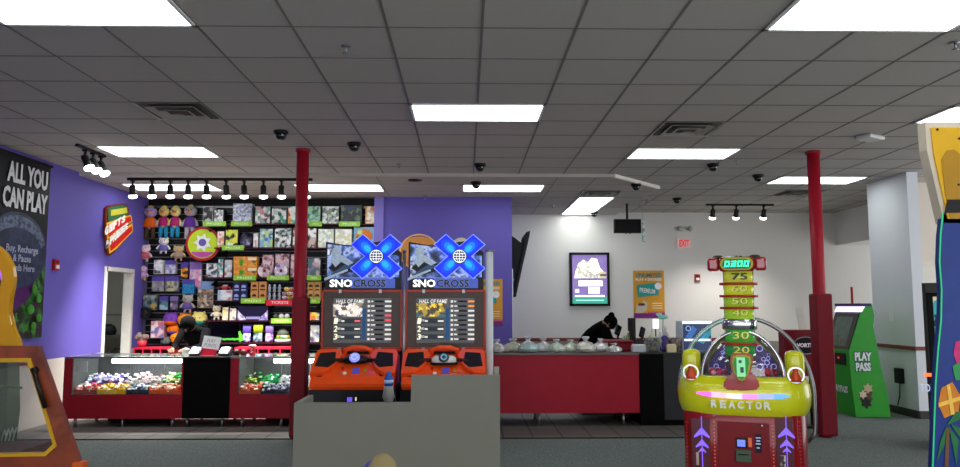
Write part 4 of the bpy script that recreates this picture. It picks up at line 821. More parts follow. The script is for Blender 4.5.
# worker 2: leaning right over the register behind the middle counter
q = W(611, 323.5, 10.35); hx, hz = q.x, q.z; s0 = W(600, 326.5, 10.4); b0 = W(591, 348, 10.5)
J = {'pelvis': ((b0.x-.10, 10.7, .86), (.15, .12)), 'belly': ((b0.x-.02, 10.62, 1.0), (.14, .12)), 'chest': ((s0.x-.02, 10.5, s0.z-.03), (.16, .14)), 'neckbase': ((s0.x+.07, 10.42, s0.z+.035), (.07, .07)), 'neck': ((s0.x+.12, 10.39, hz-.03), .05), 'head': ((hx, 10.36, hz-.005), (.08, .095)), 'crown': ((hx+.01, 10.35, hz+.03), (.07, .08))}
E = [('pelvis', 'belly'), ('belly', 'chest'), ('chest', 'neckbase'), ('neckbase', 'neck'), ('neck', 'head'), ('head', 'crown')]
for s, n, dy in ((-1, 'l', .16), (1, 'r', -.16)):
    J[n+'sh'] = ((s0.x+.04, 10.48+dy, s0.z+.01), .07); J[n+'el'] = ((s0.x+.10, 10.36+dy*1.2, 1.0), .048); J[n+'fo'] = ((s0.x+.2, 10.2+dy*.8, .97), .038); J[n+'wrist'] = ((s0.x+.3, 10.06+dy*.6, .945), .026)
    E += [('chest', n+'sh'), (n+'sh', n+'el'), (n+'el', n+'fo'), (n+'fo', n+'wrist')]; hand(J, E, n, J[n+'wrist'][0], (s0.x+.37, 10.02+dy*.5, .94), s)
    J[n+'hip'] = ((b0.x-.10, 10.72+dy*.6, .78), .095); J[n+'knee'] = ((b0.x-.03, 10.70+dy*.6, .45), .062); J[n+'ankle'] = ((b0.x-.12, 10.72+dy*.6, .08), .043); J[n+'toe'] = ((b0.x+.02, 10.68+dy*.6, .035), .033)
    E += [('pelvis', n+'hip'), (n+'hip', n+'knee'), (n+'knee', n+'ankle'), (n+'ankle', n+'toe')]
person('person in black with a hair bun leaning over the register', J, E, (hx, 10.36, hz), .09, (.8, -.45, -.55), HAIR, (b0.x-.1, 10.7, 0), SKIN2, cap=True)
# inner work counter behind the front counter
t = thing('work_counter', 'low work counter behind the bag counter holding the registers', 'counter', (2.6, 10.1, 0))
G().box(1.55, 3.85, 10.13, 10.4, .006, .88, mat('4A4644', .5)).obj('body', t); G().box(1.52, 3.87, 10.11, 10.42, .88, .90, mat('5A5654', .4)).obj('top', t)
# ---- bags on the red counter ----
random.seed(5)
bags = [(496.5, 16, 'F4E8E8', 'pinkish white', 339), (513, 19, 'F4F4B8', 'pale yellow', 338.5), (528, 19, 'A8F0F0', 'pale teal', 336.5), (543, 16, 'F8F8FC', 'white, between the teal and the mint one', 338), (556.5, 15, 'D0F8D0', 'mint green', 339), (570.5, 16, 'DCF4B4', 'yellow green', 339.5), (585.5, 18, 'F8F4D4', 'cream coloured', 336.5), (600.5, 15, 'F4ECFA', 'faint lilac', 338.5), (614, 15, 'F8FCF4', 'lowest, greenish white, beside the register tray', 343)]
for i, (px, w, c, l, top) in enumerate(bags):
    yy = 9.36+(.10 if i % 2 else 0); q = W(px, top, yy); r = w/2*9.4/745*1.1; z0 = .885; h = q.z-z0
    t = thing('plastic_bag', 'knotted candy floss bag on the red counter, '+l, 'bag', (q.x, yy, z0), group='knotted candy floss bags on the red counter')
    g = G(); prof = [(r*.45, 0), (r*.85, h*.06), (r*1.0, h*.25), (r*.92, h*.45), (r*.6, h*.62), (r*.2, h*.72), (r*.16, h*.76), (r*.3, h*.86), (r*.42, h*.94), (r*.35, h*1.0)]
    g.lathe(prof, (q.x, yy, z0), glassy('FFFFFF', .34, .25, 1.6), 18, 1, .85, .13)
    for f in g.b.faces: f.smooth = False
    g.obj('bag', t)
    g = G(); g.lathe([(r*.35, h*.03), (r*.78, h*.1), (r*.88, h*.26), (r*.75, h*.44), (r*.3, h*.58)], (q.x, yy, z0), mat(c, .95, bump=.8, scale=70), 16, 1, .8, .05); g.obj('candy_floss', t)
# ---- register clutter ----
zc = .89
a, b_ = W(601, 345, 9.7), W(632, 345, 9.7)
t = thing('cash_drawer', 'dark red open register tray in front of the leaning worker', 'cash register', ((a.x+b_.x)/2, 9.75, zc))
G().box(a.x+.12, b_.x, 9.55, 9.85, zc, zc+.10, mat('8A1428', .4), .01).obj('base', t); G().box(a.x, b_.x-.02, 9.5, 9.86, zc+.11, zc+.135, mat('8A1428', .4), .008).obj('lid', t); G().box(a.x+.13, b_.x-.03, 9.58, 9.82, zc+.10, zc+.11, BLACK).obj('gap', t)
def tablet(px, py0, py1, px0, px1, label, Y=9.75, tilt=-.5):
    q = W(px, py0, Y); w = (px1-px0)/2*Y/745*.55; base = zc
    t = thing('register_screen', label, 'register screen', (q.x, Y, base), group='black register screens'); M = Matrix.Translation((q.x, Y, q.z-.07)) @ Matrix.Rotation(tilt, 4, 'Y') @ Matrix.Rotation(.5, 4, 'Z') @ Matrix.Rotation(-.35, 4, 'X')
    G().box(-w, w, -.012, .012, -.07, .07, BLK2, .006, M).obj('screen_housing', t); G().box(-w+.01, w-.01, -.015, -.012, -.06, .06, mat('1A2026', .1), M=M).obj('screen', t)
    G().tube([(q.x, Y+.02, base), (q.x, Y+.03, base+.05), (q.x, Y+.01, q.z-.08)], .014, BLACK, 8).obj('stand', t); G().lathe([(.06, 0), (.06, .012)], (q.x, Y+.02, base), BLACK, 14).obj('foot', t)
tablet(618, 325, 340, 612, 624, 'tilted black register screen by the worker hands', Y=9.95, tilt=.55); tablet(642, 327, 340, 637, 648, 'tilted black register screen right of the thin black pole', tilt=.5)
q = W(631.5, 318, 9.85); t = thing('display_pole', 'thin upright black monitor seen edge-on beside the registers', 'monitor', (q.x, 9.85, zc))
G().box(q.x-.025, q.x+.025, 9.72, 9.98, zc+.1, q.z, BLK2, .006).obj('housing', t); G().box(q.x-.02, q.x+.02, 9.83, 9.87, zc, zc+.1, BLACK).obj('stand', t); G().box(q.x-.07, q.x+.07, 9.76, 9.94, zc, zc+.008, BLACK).obj('foot', t)
def cbox(name, label, cat, x0, y0, x1, Y, m, depth=.12, z=zc, top=None):
    a, b_ = W(x0, y0, Y), W(x1, y0, Y); t = thing(name, label, cat, ((a.x+b_.x)/2, Y+depth/2, z)); G().box(a.x, b_.x, Y, Y+depth, z, a.z, m, .005).obj('body', t)
    if top: G().box(a.x+.01, b_.x-.01, Y+.01, Y+depth-.01, a.z, a.z+.01, top).obj('top', t)
    return t, a, b_
cbox('card_box', 'small white box at the front of the register counter', 'box', 633, 345.5, 646, 9.3, mat('B8BCC4', .5), top=WHITE)
cbox('receipt_printer', 'dark receipt printer behind the white box', 'printer', 636, 340, 644, 9.5, mat('2A2A30', .4), top=BLACK)
cbox('cream_card', 'cream card box at the right of the register clutter', 'box', 667, 345, 676.5, 9.27, mat('D8CCA0', .5), .06, top=mat('E8E0C0'))
cbox('black_pad', 'flat black card reader pad on the counter edge', 'card reader', 649, 351.5, 659, 9.22, BLK2, .08, top=mat('303038', .2))
q = W(652.5, 345, 9.45); t = thing('prize_basket', 'grey wire basket of mixed small things behind the card reader pad', 'basket', (q.x, 9.45, zc))
g = G(); w = .095
for k in range(9): 
    for y in (9.38, 9.52): g.box(q.x-w+2*w*k/8-.003, q.x-w+2*w*k/8+.003, y-.003, y+.003, zc, zc+.17, STEEL)
for k in range(4): 
    for y in (9.38, 9.52): g.box(q.x-w, q.x+w, y-.003, y+.003, zc+k*.055, zc+k*.055+.005, STEEL)
g.obj('wire_basket', t)
random.seed(9); g = G()
for k in range(22): g.ball((q.x+random.uniform(-.07, .07), 9.45+random.uniform(-.045, .045), zc+.03+random.uniform(0, .13)), .022, mat(random.choice(['6A6A78', 'A89048', '8A5A60', '504858', 'B8B0A8', '303040']), .5), 8)
g.obj('small_toys', label='jumble of tiny toys inside the wire basket', cat='toys', kind='stuff')
q = W(675, 342, 9.5); t = thing('prize_basket', 'round brownish basket at the right end of the register clutter', 'basket', (q.x, 9.52, zc)); G().lathe([(.07, 0), (.09, .16), (.085, .17)], (q.x, 9.52, zc), pr(['6A5A58', '8A7870', '3A3030', 'A89890'], 30), 18).obj('basket', t)
q = W(655.5, 323, 9.9); t = thing('desk_light_sign', 'small glowing white sign panel above the register clutter', 'sign', (q.x, 9.9, zc)); G().box(q.x-.038, q.x+.038, 9.88, 9.90, W(655, 328.5, 9.9).z, W(655, 319, 9.9).z, mat('FFFFFF', em=1.1, var=0), .003).obj('panel', t); G().tube([(q.x, 9.9, zc), (q.x, 9.9, W(655, 328, 9.9).z)], .008, BLACK, 8).obj('pole', t); G().lathe([(.05, 0), (.05, .01)], (q.x, 9.9, zc), BLACK, 12).obj('foot', t)
for px, top, c, r, Y, l in ((652, 330, 'C8D0A8', .05, 9.7, 'pale green bottle with pump behind the basket'), (660, 331, 'D0C8D0', .04, 9.75, 'white bottle beside the pale green one'), (665, 326, 'C8C0C8', .045, 9.8, 'tall pale bottle below the teal leaf shape'), (628, 331, 'A0B078', .035, 9.9, 'olive bottle left of the thin monitor'), (624, 334, '80A890', .03, 9.85, 'short green bottle near the worker hands')):
    q = W(px, top, Y); h = q.z-zc; t = thing('bottle', l, 'bottle', (q.x, Y, zc)); G().lathe([(r, 0), (r, h*.65), (r*.4, h*.8), (r*.35, h*.9)], (q.x, Y, zc), mat(c, .3), 14).obj('bottle', t); G().lathe([(r*.42, h*.9), (r*.42, h)], (q.x, Y, zc), WHITE, 10).obj('cap', t)
q = W(665, 340, 9.4); g = G(); g.lathe([(.05, 0), (.07, .03), (.05, .08), (.03, .13), (.05, .17), (.02, .2)], (q.x, 9.42, zc), mat('3A2A70', .4), 14, 1, .6, .15); g.obj('purple_bag', label='crumpled dark violet bag among the register clutter', cat='bag')
q = W(663, 318, 9.9); t = thing('paper_flower', 'pale teal leaf-shaped paper flower above the bottles', 'decoration', (q.x, 9.95, zc)); g = G()
g.ball(W(663, 317, 9.95), .06, mat('80C8B8', .6), 10, (1.2, .5, .5)); g.ball(W(659, 314.5, 9.95), .04, mat('90D0C0', .6), 10, (1.1, .5, .6)); g.obj('petals', t); G().tube([(q.x, 9.95, zc), W(663, 317, 9.95)], .006, mat('508070'), 6).obj('stem', t)
# ---- back wall ----
def post(px0, py0, px1, py1, Y): return W(px0, py0, Y), W(px1, py1, Y)
p0, p1 = post(569.5, 252.5, 610, 306, YB-.06); x0, x1, z0, z1 = p0.x, p1.x, p1.z, p0.z
t = thing('light_box_poster', 'tall black framed glowing poster on the white back wall', 'light box', ((x0+x1)/2, YB-.02, z0))
g = G(); f = .045
for b in ((x0, x1, z0, z0+f), (x0, x1, z1-f, z1), (x0, x0+f, z0, z1), (x1-f, x1, z0, z1)): g.box(b[0], b[1], YB-.08, YB, b[2], b[3], BLACK)
g.obj('frame', t)
def em(c, s): return mat(c, .4, em=s, var=0)
g = G(); g.box(x0+f, x1-f, YB-.05, YB, z0+f, z1-f, mat('8470AC', .3, em=.65, var=.25, scale=6)); g.obj('backlit_panel', t)
w = x1-x0-2*f; h = z1-z0-2*f; o = Vector((x0+f, YB-.05, z0+f))
g = G(); g.box(o.x, o.x+w, YB-.054, YB-.05, o.z, o.z+h*.13, em('3A9A88', .8)); g.box(o.x+w*.1, o.x+w*.9, YB-.057, YB-.054, o.z+h*.055, o.z+h*.08, em('A8E0D0', .8)); g.obj('teal_footer', t)
g = G(); 
g.prism([(w*u, h*v) for u, v in ((.06, .52), (.94, .52), (.94, .62), (.80, .74), (.72, .92), (.56, .94), (.46, .86), (.32, .90), (.18, .82), (.10, .66))], (o.x, YB-.05, o.z), X, Z, .003, pr(['C8C8B0', 'F4F4EC', '9A9688', 'ECECDC', 'FFFFFF'], 5, em=.9, kind='noise', seed=3))
for (u, v, a, b) in ((.33, .78, .11, .085), (.57, .83, .10, .08)): g.disc(o+X*w*u+Z*h*v, X, Z, w*a, h*b, .006, pr(['F0ECD8', 'D8D0B8', 'FFFFF0'], 9, em=.9, kind='noise', seed=u*9))
g.box(o.x+w*.78, o.x+w*.98, YB-.056, YB-.05, o.z+h*.52, o.z+h*.56, em('C8B890', .7)); g.box(o.x+w*.80, o.x+w*.98, YB-.056, YB-.05, o.z+h*.61, o.z+h*.65, em('C8B890', .7)); g.box(o.x+w*.8, o.x+w*.96, YB-.056, YB-.05, o.z+h*.57, o.z+h*.6, em('303038', .3)); g.obj('picture', t)
g = G(); WE = em('FFFFFF', 1.8); g.box(o.x+w*.18, o.x+w*.86, YB-.056, YB-.05, o.z+h*.36, o.z+h*.47, WE); g.box(o.x+w*.46, o.x+w*.78, YB-.056, YB-.05, o.z+h*.2, o.z+h*.34, em('E8E8F0', 1.2)); g.box(o.x+w*.08, o.x+w*.92, YB-.056, YB-.05, o.z+h*.14, o.z+h*.17, WE); g.box(o.x+w*.08, o.x+w*.2, YB-.056, YB-.05, o.z+h*.22, o.z+h*.30, em('D8D8E8', .9)); g.obj('headline_glow', t)
def unlimited(p0, p1, Y, label, name='wall_poster'):
    x0, x1, z0, z1 = p0.x, p1.x, p1.z, p0.z; w, h = x1-x0, z1-z0
    t = thing(name, label, 'poster', ((x0+x1)/2, Y, z0)); o = Vector((x0, Y-.006, z0))
    G().box(x0, x1, Y-.006, Y, z0, z1, mat('D89A30', .5, var=.08, scale=2)).obj('sheet', t)
    def B(u0, u1, v0, v1, c, d=.004, nm='print'):
        return (x0+w*u0, x0+w*u1, Y-.006-d, Y-.006, z0+h*v0, z0+h*v1, mat(c, .5))
    g = G(); g.box(*B(0, 1, 0, .10, '7A2A78')); g.box(*B(.45, 1, .1, .14, 'C86070')); g.obj('purple_footer', t)
    g = G(); M = Matrix.Translation((x0+w*.46, Y-.01, z0+h*.59)) @ Matrix.Rotation(-.12, 4, 'Y'); g.box(-w*.34, w*.34, -.004, .002, -h*.13, h*.13, mat('2A9890', .5), .01, M); g.obj('teal_badge', t)
    g = G(); g.disc((x0+w*.80, Y-.014, z0+h*.67), X, Z, w*.11, w*.11, .003, mat('E8E8F0', .5)); g.obj('round_badge', t)
    g = G(); g.prism([(-.02*w, .0), (.02*w, .2*h), (.1*w, .16*h), (.2*w, .2*h), (.26*w, .28*h), (.36*w, .2*h), (.34*w, .08*h), (.2*w, 0)], (x0+w*.08, Y-.012, z0+h*.1), X, Z, .004, mat('C8B8A8', .6)); g.obj('picture', t)
    g = G(); g.prism([(0, 0), (.22*w, 0), (.2*w, .05*h), (.02*w, .05*h)], (x0+w*.14, Y-.018, z0+h*.26), X, Z, .003, mat('503038', .5)); g.obj('dark_print', t)
    g = G(); TL = mat('1A7A80', .5); g.text('UNLIMITED', (x0+w*.08, Y-.006, z0+h*.86), X, Z, w*.84, h*.085, TL, .003, .03); g.text('PLAY + ENTREES', (x0+w*.08, Y-.006, z0+h*.78), X, Z, w*.84, h*.055, WHITE, .003, .02); g.text('PREMIUM', (x0+w*.2, Y-.015, z0+h*.54), (X-Z*.12).normalized(), Z, w*.5, h*.10, WHITE, .003, .02)
    for k in range(3): g.box(*B(.6, .92, .2+.05*k, .215+.05*k, 'F0E0C0'))
    g.obj('lettering', t)
unlimited(*post(633, 270.5, 665, 318, YB-.01), YB-.002, 'orange UNLIMITED poster on the white back wall')
p0, p1 = W(489, 279, YP-.01), W(503, 326, YP-.01); p0.x = p1.x-.52; unlimited(p0, Vector((W(502.5, 300, YP).x, YP, p1.z)), YP-.001, 'orange UNLIMITED poster on the purple wall, half behind a racing game')
# hanging TV
p0, p1 = W(614, 219, 12.6), W(641.5, 233, 12.6)
t = thing('hanging_screen', 'black screen hanging from the ceiling before the back wall', 'television', ((p0.x+p1.x)/2, 12.6, p1.z))
G().box(p0.x, p1.x, 12.6, 12.67, p1.z, p0.z, BLACK, .006).obj('housing', t); G().box(p0.x+.015, p1.x-.015, 12.596, 12.6, p1.z+.015, p0.z-.015, mat('030304', .1)).obj('screen', t)
G().tube([((p0.x+p1.x)/2, 12.64, p0.z-.02), ((p0.x+p1.x)/2, 12.64, H)], .02, BLACK, 10).obj('ceiling_pole', t)
for dx in (-.03, .04): G().box((p0.x+p1.x)/2+dx-.015, (p0.x+p1.x)/2+dx+.015, 12.6, 12.63, p1.z-.012, p1.z, BLACK).obj('button_block', t)
p0, p1 = W(641.8, 221, 12.62), W(645, 242, 12.62)
t = thing('hanging_pennant', 'narrow green-white pennant at the right edge of the hanging screen', 'pennant', (p0.x, 12.62, p1.z)); G().box(p0.x, p1.x, 12.62, 12.626, p1.z, p0.z, pr(['A8C8B8', 'E8F0E8', '60A088', '8890A0'], 16, seed=2)).obj('strip', t); G().tube([(p0.x+.02, 12.62, p0.z), (p0.x+.02, 12.62, H)], .003, STEEL, 6).obj('cord', t)
# angled TV on the corner
a, b_ = W(514.5, 297, 12.0), W(530, 231, 12.0); c_ = W(514, 236, 12.0)
t = thing('angled_television', 'large black television tilted out from the corner of the purple wall', 'television', (.80, 12.4, a.z))
g = G(); g.prism([(a.x-.02, a.z), (a.x+.02, a.z), (b_.x, b_.z), (b_.x-.06, b_.z-.02)], (0, 12.9, 0), X, Z, .95, BLACK); bmesh.ops.recalc_face_normals(g.b, faces=g.b.faces); g.obj('housing', t)
g = G(); g.faces([Vector((a.x+.022, 12.88, a.z+.03)), Vector((a.x+.022, 11.97, a.z+.03)), Vector((b_.x+.001, 11.97, b_.z-.03)), Vector((b_.x+.001, 12.88, b_.z-.03))], [(0, 1, 2, 3)], mat('040405', .1)); g.obj('screen', t)
g = G(); g.prism([(.742, a.z+.30), (a.x+.0, a.z+.30), (b_.x-.09, b_.z-.14), (b_.x-.12, b_.z-.10), (.90, b_.z-.20), (.80, b_.z-.12), (.742, b_.z-.08)], (0, 12.25, 0), X, Z, .25, mat('0C0C0E', .6)); bmesh.ops.recalc_face_normals(g.b, faces=g.b.faces); g.obj('bracket', t)
# exit and emergency light
p0, p1 = W(677.5, 238.5, YB-.08), W(691, 248, YB-.08)
t = thing('exit_sign', 'white EXIT sign with red letters on the back wall', 'exit sign', ((p0.x+p1.x)/2, YB-.04, p1.z)); G().box(p0.x, p1.x, YB-.08, YB, p1.z, p0.z, mat('D8C0B8', .4, em=.15), .006).obj('housing', t)
g = G(); g.text('EXIT', (p0.x+.03, YB-.08, p1.z+.025), X, Z, p1.x-p0.x-.06, p0.z-p1.z-.05, mat('E02838', .4, em=.5), .004, .03); g.obj('lettering', t)
p0, p1 = W(677, 226.5, YB-.1), W(692, 231, YB-.1); cz = (p0.z+p1.z)/2
t = thing('emergency_light', 'twin headed emergency light above the EXIT sign', 'emergency light', ((p0.x+p1.x)/2, YB-.05, p1.z)); G().box(p0.x+.08, p1.x-.08, YB-.07, YB, p1.z, p0.z, mat('D0CEC8', .4), .008).obj('housing', t)
for x, s in ((p0.x+.04, -1), (p1.x-.04, 1)): G().lathe([(.03, -.03), (.05, .04)], (x, YB-.08, cz), mat('A8A8A4', .3), 14, axis=Matrix.Rotation(math.pi/2, 3, 'X')).obj('lamp_head', t); G().box(min(x, x-s*.06), max(x, x-s*.06), YB-.07, YB-.05, cz-.012, cz+.012, STEEL).obj('arm', t)
# ---------------- twin snowmobile racing games ----------------
ORG = mat('F4541A', .3, coat=.4); ORG2 = mat('B83218', .35)
def racing(cxp, label, blue, pole_m, pole_w, scr):
    cx = W(cxp, 300, 8.3).x; t = thing('racing_game', label, 'arcade machine', (cx, 8.3, 0)); zz = lambda py, Y=8.3: W(cxp, py, Y).z
    zt, zm, zb = zz(238), zz(291), zz(350); hw = .432
    # cabinet behind the screen
    G().box(cx-hw+.01, cx+hw-.01, 8.34, 8.86, .02, zm, mat('26262A', .5), .01).obj('cabinet', t)
    g = G(); fr = mat('4A3C37', .35)
    for a, b_, c, d in ((-hw, hw, zm-.075, zm), (-hw, hw, zb, zb+.075), (-hw, -hw+.11, zb+.07, zm-.07), (hw-.11, hw, zb+.07, zm-.07)): g.box(cx+a, cx+b_, 8.28, 8.36, c, d, fr, .004)
    g.obj('monitor_frame', t)
    g = G()
    for a, b_, c, d in ((-hw, hw, zm-.012, zm+.012), (-hw, hw, zb-.012, zb+.03), (-hw-.012, -hw+.008, zb, zm), (hw-.008, hw+.012, zb, zm)): g.box(cx+a, cx+b_, 8.262, 8.30, c, d, ORG2)
    g.obj('red_trim', t)
    g = G()
    for dx in (-.24, .2):
        for z_ in (zm-.004, zb+.01): g.box(cx+dx-.015, cx+dx+.015, 8.25, 8.262, z_-.02, z_+.02, STEEL); 
    g.obj('latch', t)
    sx0, sx1, sz0, sz1 = cx-hw+.085, cx+hw-.085, zb+.06, zm-.06; sw, sh = sx1-sx0, sz1-sz0; ys_ = 8.30
    s = G().box(sx0, sx1, ys_, ys_+.01, sz0, sz1, mat('06080C', .15, em=.2, var=0)).obj('screen', t)
    g = G(); g.box(sx0-.006, sx1+.006, ys_-.004, ys_, sz0-.006, sz0, STEEL); g.box(sx0-.006, sx1+.006, ys_-.004, ys_, sz1, sz1+.006, STEEL); g.box(sx0-.006, sx0, ys_-.004, ys_, sz0, sz1, STEEL); g.box(sx1, sx1+.006, ys_-.004, ys_, sz0, sz1, STEEL); g.obj('screen_border', t)
    e1 = mat('D8D8D0', em=.65, var=0); e2 = mat('606068', em=.3, var=0); e3 = mat('283038', em=.5, var=0)
    def tx(s_, u, v, w, h, m, sh_=.15): g.text(s_, (sx0+sw*u, ys_-.003, sz0+sh*v), X, Z, sw*w, sh*h, m, .002, .02, sh_)
    g = G(); g.box(sx0+sw*.03, sx0+sw*.50, ys_-.002, ys_, sz0+sh*.58, sz0+sh*.86, pr(scr, 22, em=.7, seed=cx)); g.box(sx0+sw*.50, sx0+sw*.56, ys_-.002, ys_, sz0+sh*.1, sz0+sh*.75, mat('1C4A78', em=.5, var=.3, scale=9)); g.obj('game_picture', t)
    g = G(); tx('HALL OF FAME', .08, .86, .44, .08, e1)
    for k, n_ in enumerate(('1', '2', '3')):
        v = .44-.165*k; g.box(sx0+sw*.12, sx0+sw*.48, ys_-.002, ys_, sz0+sh*v, sz0+sh*(v+.10), e3); tx(n_, .05, v-.01, .055, .12, mat('E8E0C0', em=1, var=0)); tx('ST ND RD'.split()[k], .11, v+.03, .05, .05, e1)
        g.box(sx0+sw*.17, sx0+sw*.22, ys_-.004, ys_, sz0+sh*(v+.03), sz0+sh*(v+.065), e1); g.box(sx0+sw*.38, sx0+sw*.47, ys_-.004, ys_, sz0+sh*(v+.03), sz0+sh*(v+.065), mat('E06060', em=.9, var=0) if (k == 0 and not blue is None and blue) else e1)
    for k in range(9):
        v = .865-.098*k; g.box(sx0+sw*.57, sx0+sw*.97, ys_-.002, ys_, sz0+sh*v, sz0+sh*(v+.062), e2); g.box(sx0+sw*.585, sx0+sw*.62, ys_-.004, ys_, sz0+sh*(v+.008), sz0+sh*(v+.054), e1); g.box(sx0+sw*.64, sx0+sw*(.67+.02*(k % 3)), ys_-.004, ys_, sz0+sh*(v+.018), sz0+sh*(v+.045), e1)
        g.box(sx0+sw*.70, sx0+sw*.84, ys_-.0035, ys_, sz0+sh*(v+.012), sz0+sh*(v+.05), mat('0A0A0C')); c = e1 if not (blue and k in (3, 4)) else mat('E04848', em=.9, var=0); c = c if blue or k > 1 else mat('E08838', em=.9, var=0)
        g.box(sx0+sw*.86, sx0+sw*.96, ys_-.004, ys_, sz0+sh*(v+.012), sz0+sh*(v+.05), c)
    g.obj('score_table', t)
    # marquee
    mz0, mz1 = zm+.012, zt; Y0 = 8.28; g = G()
    g.prism([(-hw+.02, mz0), (hw-.01, mz0), (hw-.01, mz1-.16), (.25, mz1-.03), (-.12, mz1-.085), (-.2, mz1-.08), (-hw+.02, mz1-.045)], (cx, Y0+.14, 0), X, Z, .14, mat('10131C', .4), bev=.004); g.obj('marquee', t)
    g = G(); sn = pr(['0A1020', '1A2850', '4A68B0', 'A8B8E0', '2A2A58', 'D8E0F4'], 7, em=.55, kind='noise', seed=cx*3)
    g.prism([(-hw+.04, mz0+.14), (hw-.03, mz0+.14), (hw-.03, mz1-.2), (-.12, mz1-.10), (-hw+.04, mz1-.07)], (cx, Y0-.001, 0), X, Z, .003, sn); g.obj('snow_artwork', t)
    g = G(); rm = mat('98A8B8', .4, em=.4, var=.3, scale=30); dk = mat('141820', .4)
    g.prism([(-.38, .24), (-.26, .36), (-.1, .30), (-.02, .26), (-.12, .20), (-.26, .16)], (cx, Y0-.004, mz0), X, Z, .003, dk); g.prism([(-.36, .17), (-.18, .29), (-.1, .27), (-.3, .14)], (cx, Y0-.007, mz0), X, Z, .003, mat('38506A', em=.3))
    g.ball((cx-.29, Y0-.008, mz0+.42), .055, rm, 12, (1, .1, 1)); g.prism([(-.36, .33), (-.3, .39), (-.22, .38), (-.1, .30), (-.16, .27), (-.24, .31), (-.3, .25)], (cx, Y0-.008, mz0), X, Z, .003, rm); g.prism([(-.42, .10), (-.16, .21), (-.17, .23), (-.42, .13)], (cx, Y0-.008, mz0), X, Z, .003, rm); g.obj('rider_artwork', t)
    # X emblem
    xc, xz = cx+.155, zz(256.8); a = .275; VZ = .87
    def xs_(s, w): return [(p_[0], p_[1]*VZ) for p_ in [(0, w), (s-w, s), (s, s-w), (w, 0), (s, -s+w), (s-w, -s), (0, -w), (-s+w, -s), (-s, -s+w), (-w, 0), (-s, s-w), (-s+w, s)]]
    g = G(); g.prism(xs_(a+.012, .135), (xc, Y0-.02, xz), X, Z, .03, mat('7090FF', .3, em=.9, var=0)); g.obj('emblem_outline', t)
    g = G(); g.prism(xs_(a, .125), (xc, Y0-.05, xz), X, Z, .008, mat('0A22D8', .3, em=.75, var=0)); g.obj('emblem', t)
    g = G(); 
    for sx_ in (-1, 1):
        for sz_ in (-1, 1): g = G(); M = Matrix.Rotation(sx_*sz_*-math.pi/4, 3, 'Y'); u_, v_ = M @ X, M @ Z; g.disc((xc+sx_*.12, Y0-.058, xz+sz_*.105), u_, v_, .10, .065, .002, mat('0C3CF0', em=1, var=0), 20); g.disc((xc+sx_*.11, Y0-.061, xz+sz_*.096), u_, v_, .075, .045, .002, mat('1468F8', em=1.05, var=0), 18); g.disc((xc+sx_*.10, Y0-.064, xz+sz_*.087), u_, v_, .045, .028, .002, mat('2090FF', em=1.1, var=0), 18); g.obj('emblem_glow', t)
    g = G(); g.disc((xc, Y0-.064, xz), X, Z, .082, .082, .002, mat('101828'), 24); g.obj('globe_backing', t)
    g = G(); wm = mat('E8ECF4', em=.8, var=0); g.ring((xc, Y0-.067, xz), X, Z, .072, .064, .003, wm, 24); g.ring((xc, Y0-.067, xz), X, Z, .07, .062, .003, wm, 24, .5)
    for dz in (-.028, 0, .028): g.box(xc-.062, xc+.062, Y0-.07, Y0-.067, xz+dz-.0035, xz+dz+.0035, wm)
    g.box(xc-.0035, xc+.0035, Y0-.07, Y0-.067, xz-.066, xz+.066, wm); g.obj('globe_symbol', t)
    g = G(); g.box(cx-.13, cx+.36, Y0-.004, Y0, mz0+.02, mz0+.125, mat('4458A8', em=.6)); g.box(cx-.35, cx+.34, Y0-.004, Y0, mz0+.125, mz0+.14, mat('6880C0', em=.3)); g.text('SNO', (cx-.36, Y0-.01, mz0+.03), X, Z, .25, .085, mat('F4F4F4', em=1, var=0), .008, .035); g.text('CROSS', (cx-.105, Y0-.01, mz0+.03), X, Z, .37, .085, mat('8A94B8', .4, em=.3), .006, .05)
    g.text('CROSS', (cx-.10, Y0-.018, mz0+.032), X, Z, .36, .08, mat('08080C', .3), .006, .02); g.obj('lettering', t)
    # side pole
    px_ = cx+hw+.012+pole_w; g = G(); g.lathe([(pole_w, .02), (pole_w, zz(252))], (px_, 8.26, 0), pole_m, 16); g.lathe([(pole_w*1.25, zz(252)), (pole_w*1.25, zz(250))], (px_, 8.26, 0), STEEL, 16); g.obj('side_pole', t)
    # control body
    zc1, zc0 = W(cxp, 353, 7.95).z, W(cxp, 390, 7.6).z
    g = G(); g.prism([(7.60, zc0), (7.58, zc0+.04), (7.66, zc0+.10), (7.90, zc1-.05), (8.0, zc1), (8.28, zc1), (8.28, zc0)], (cx-hw+.01, 0, 0), Yv, Z, .02, ORG)
    g.b.free(); g = G(); g.prism([(7.60, zc0), (7.58, zc0+.05), (7.66, zc0+.12), (7.92, zc1-.06), (8.02, zc1-.03), (8.28, zc1-.03), (8.28, zc0)], (cx-hw+.01, 0, 0), Yv, Z, hw*2-.02, ORG, bev=.012); g.obj('control_body', t)
    su = Vector((0, 7.92-7.66, zc1-.06-zc0-.12)).normalized(); o = Vector((cx, 7.66, zc0+.12)); n = X.cross(su)
    for s in (-1, 1): g = G(); g.prism([(s*.43, .0), (s*.43, .36), (s*.40, .42), (s*.18, .42), (s*.14, .32), (s*.22, .10), (s*.30, .02)][::-s], o-n*.02, X, su, .07, ORG, bev=.006); sh_ = g.obj('shoulder_shell', t)
    for s in (-1, 1): pass
    for s in (-1, 1): g = G(); g.prism([(s*.40, .12), (s*.38, .34), (s*.22, .36), (s*.20, .18), (s*.26, .10)][::-s], o+n*.051, X, su, .004, mat('181412', .5), bev=.0); g.obj('arm_well', t)
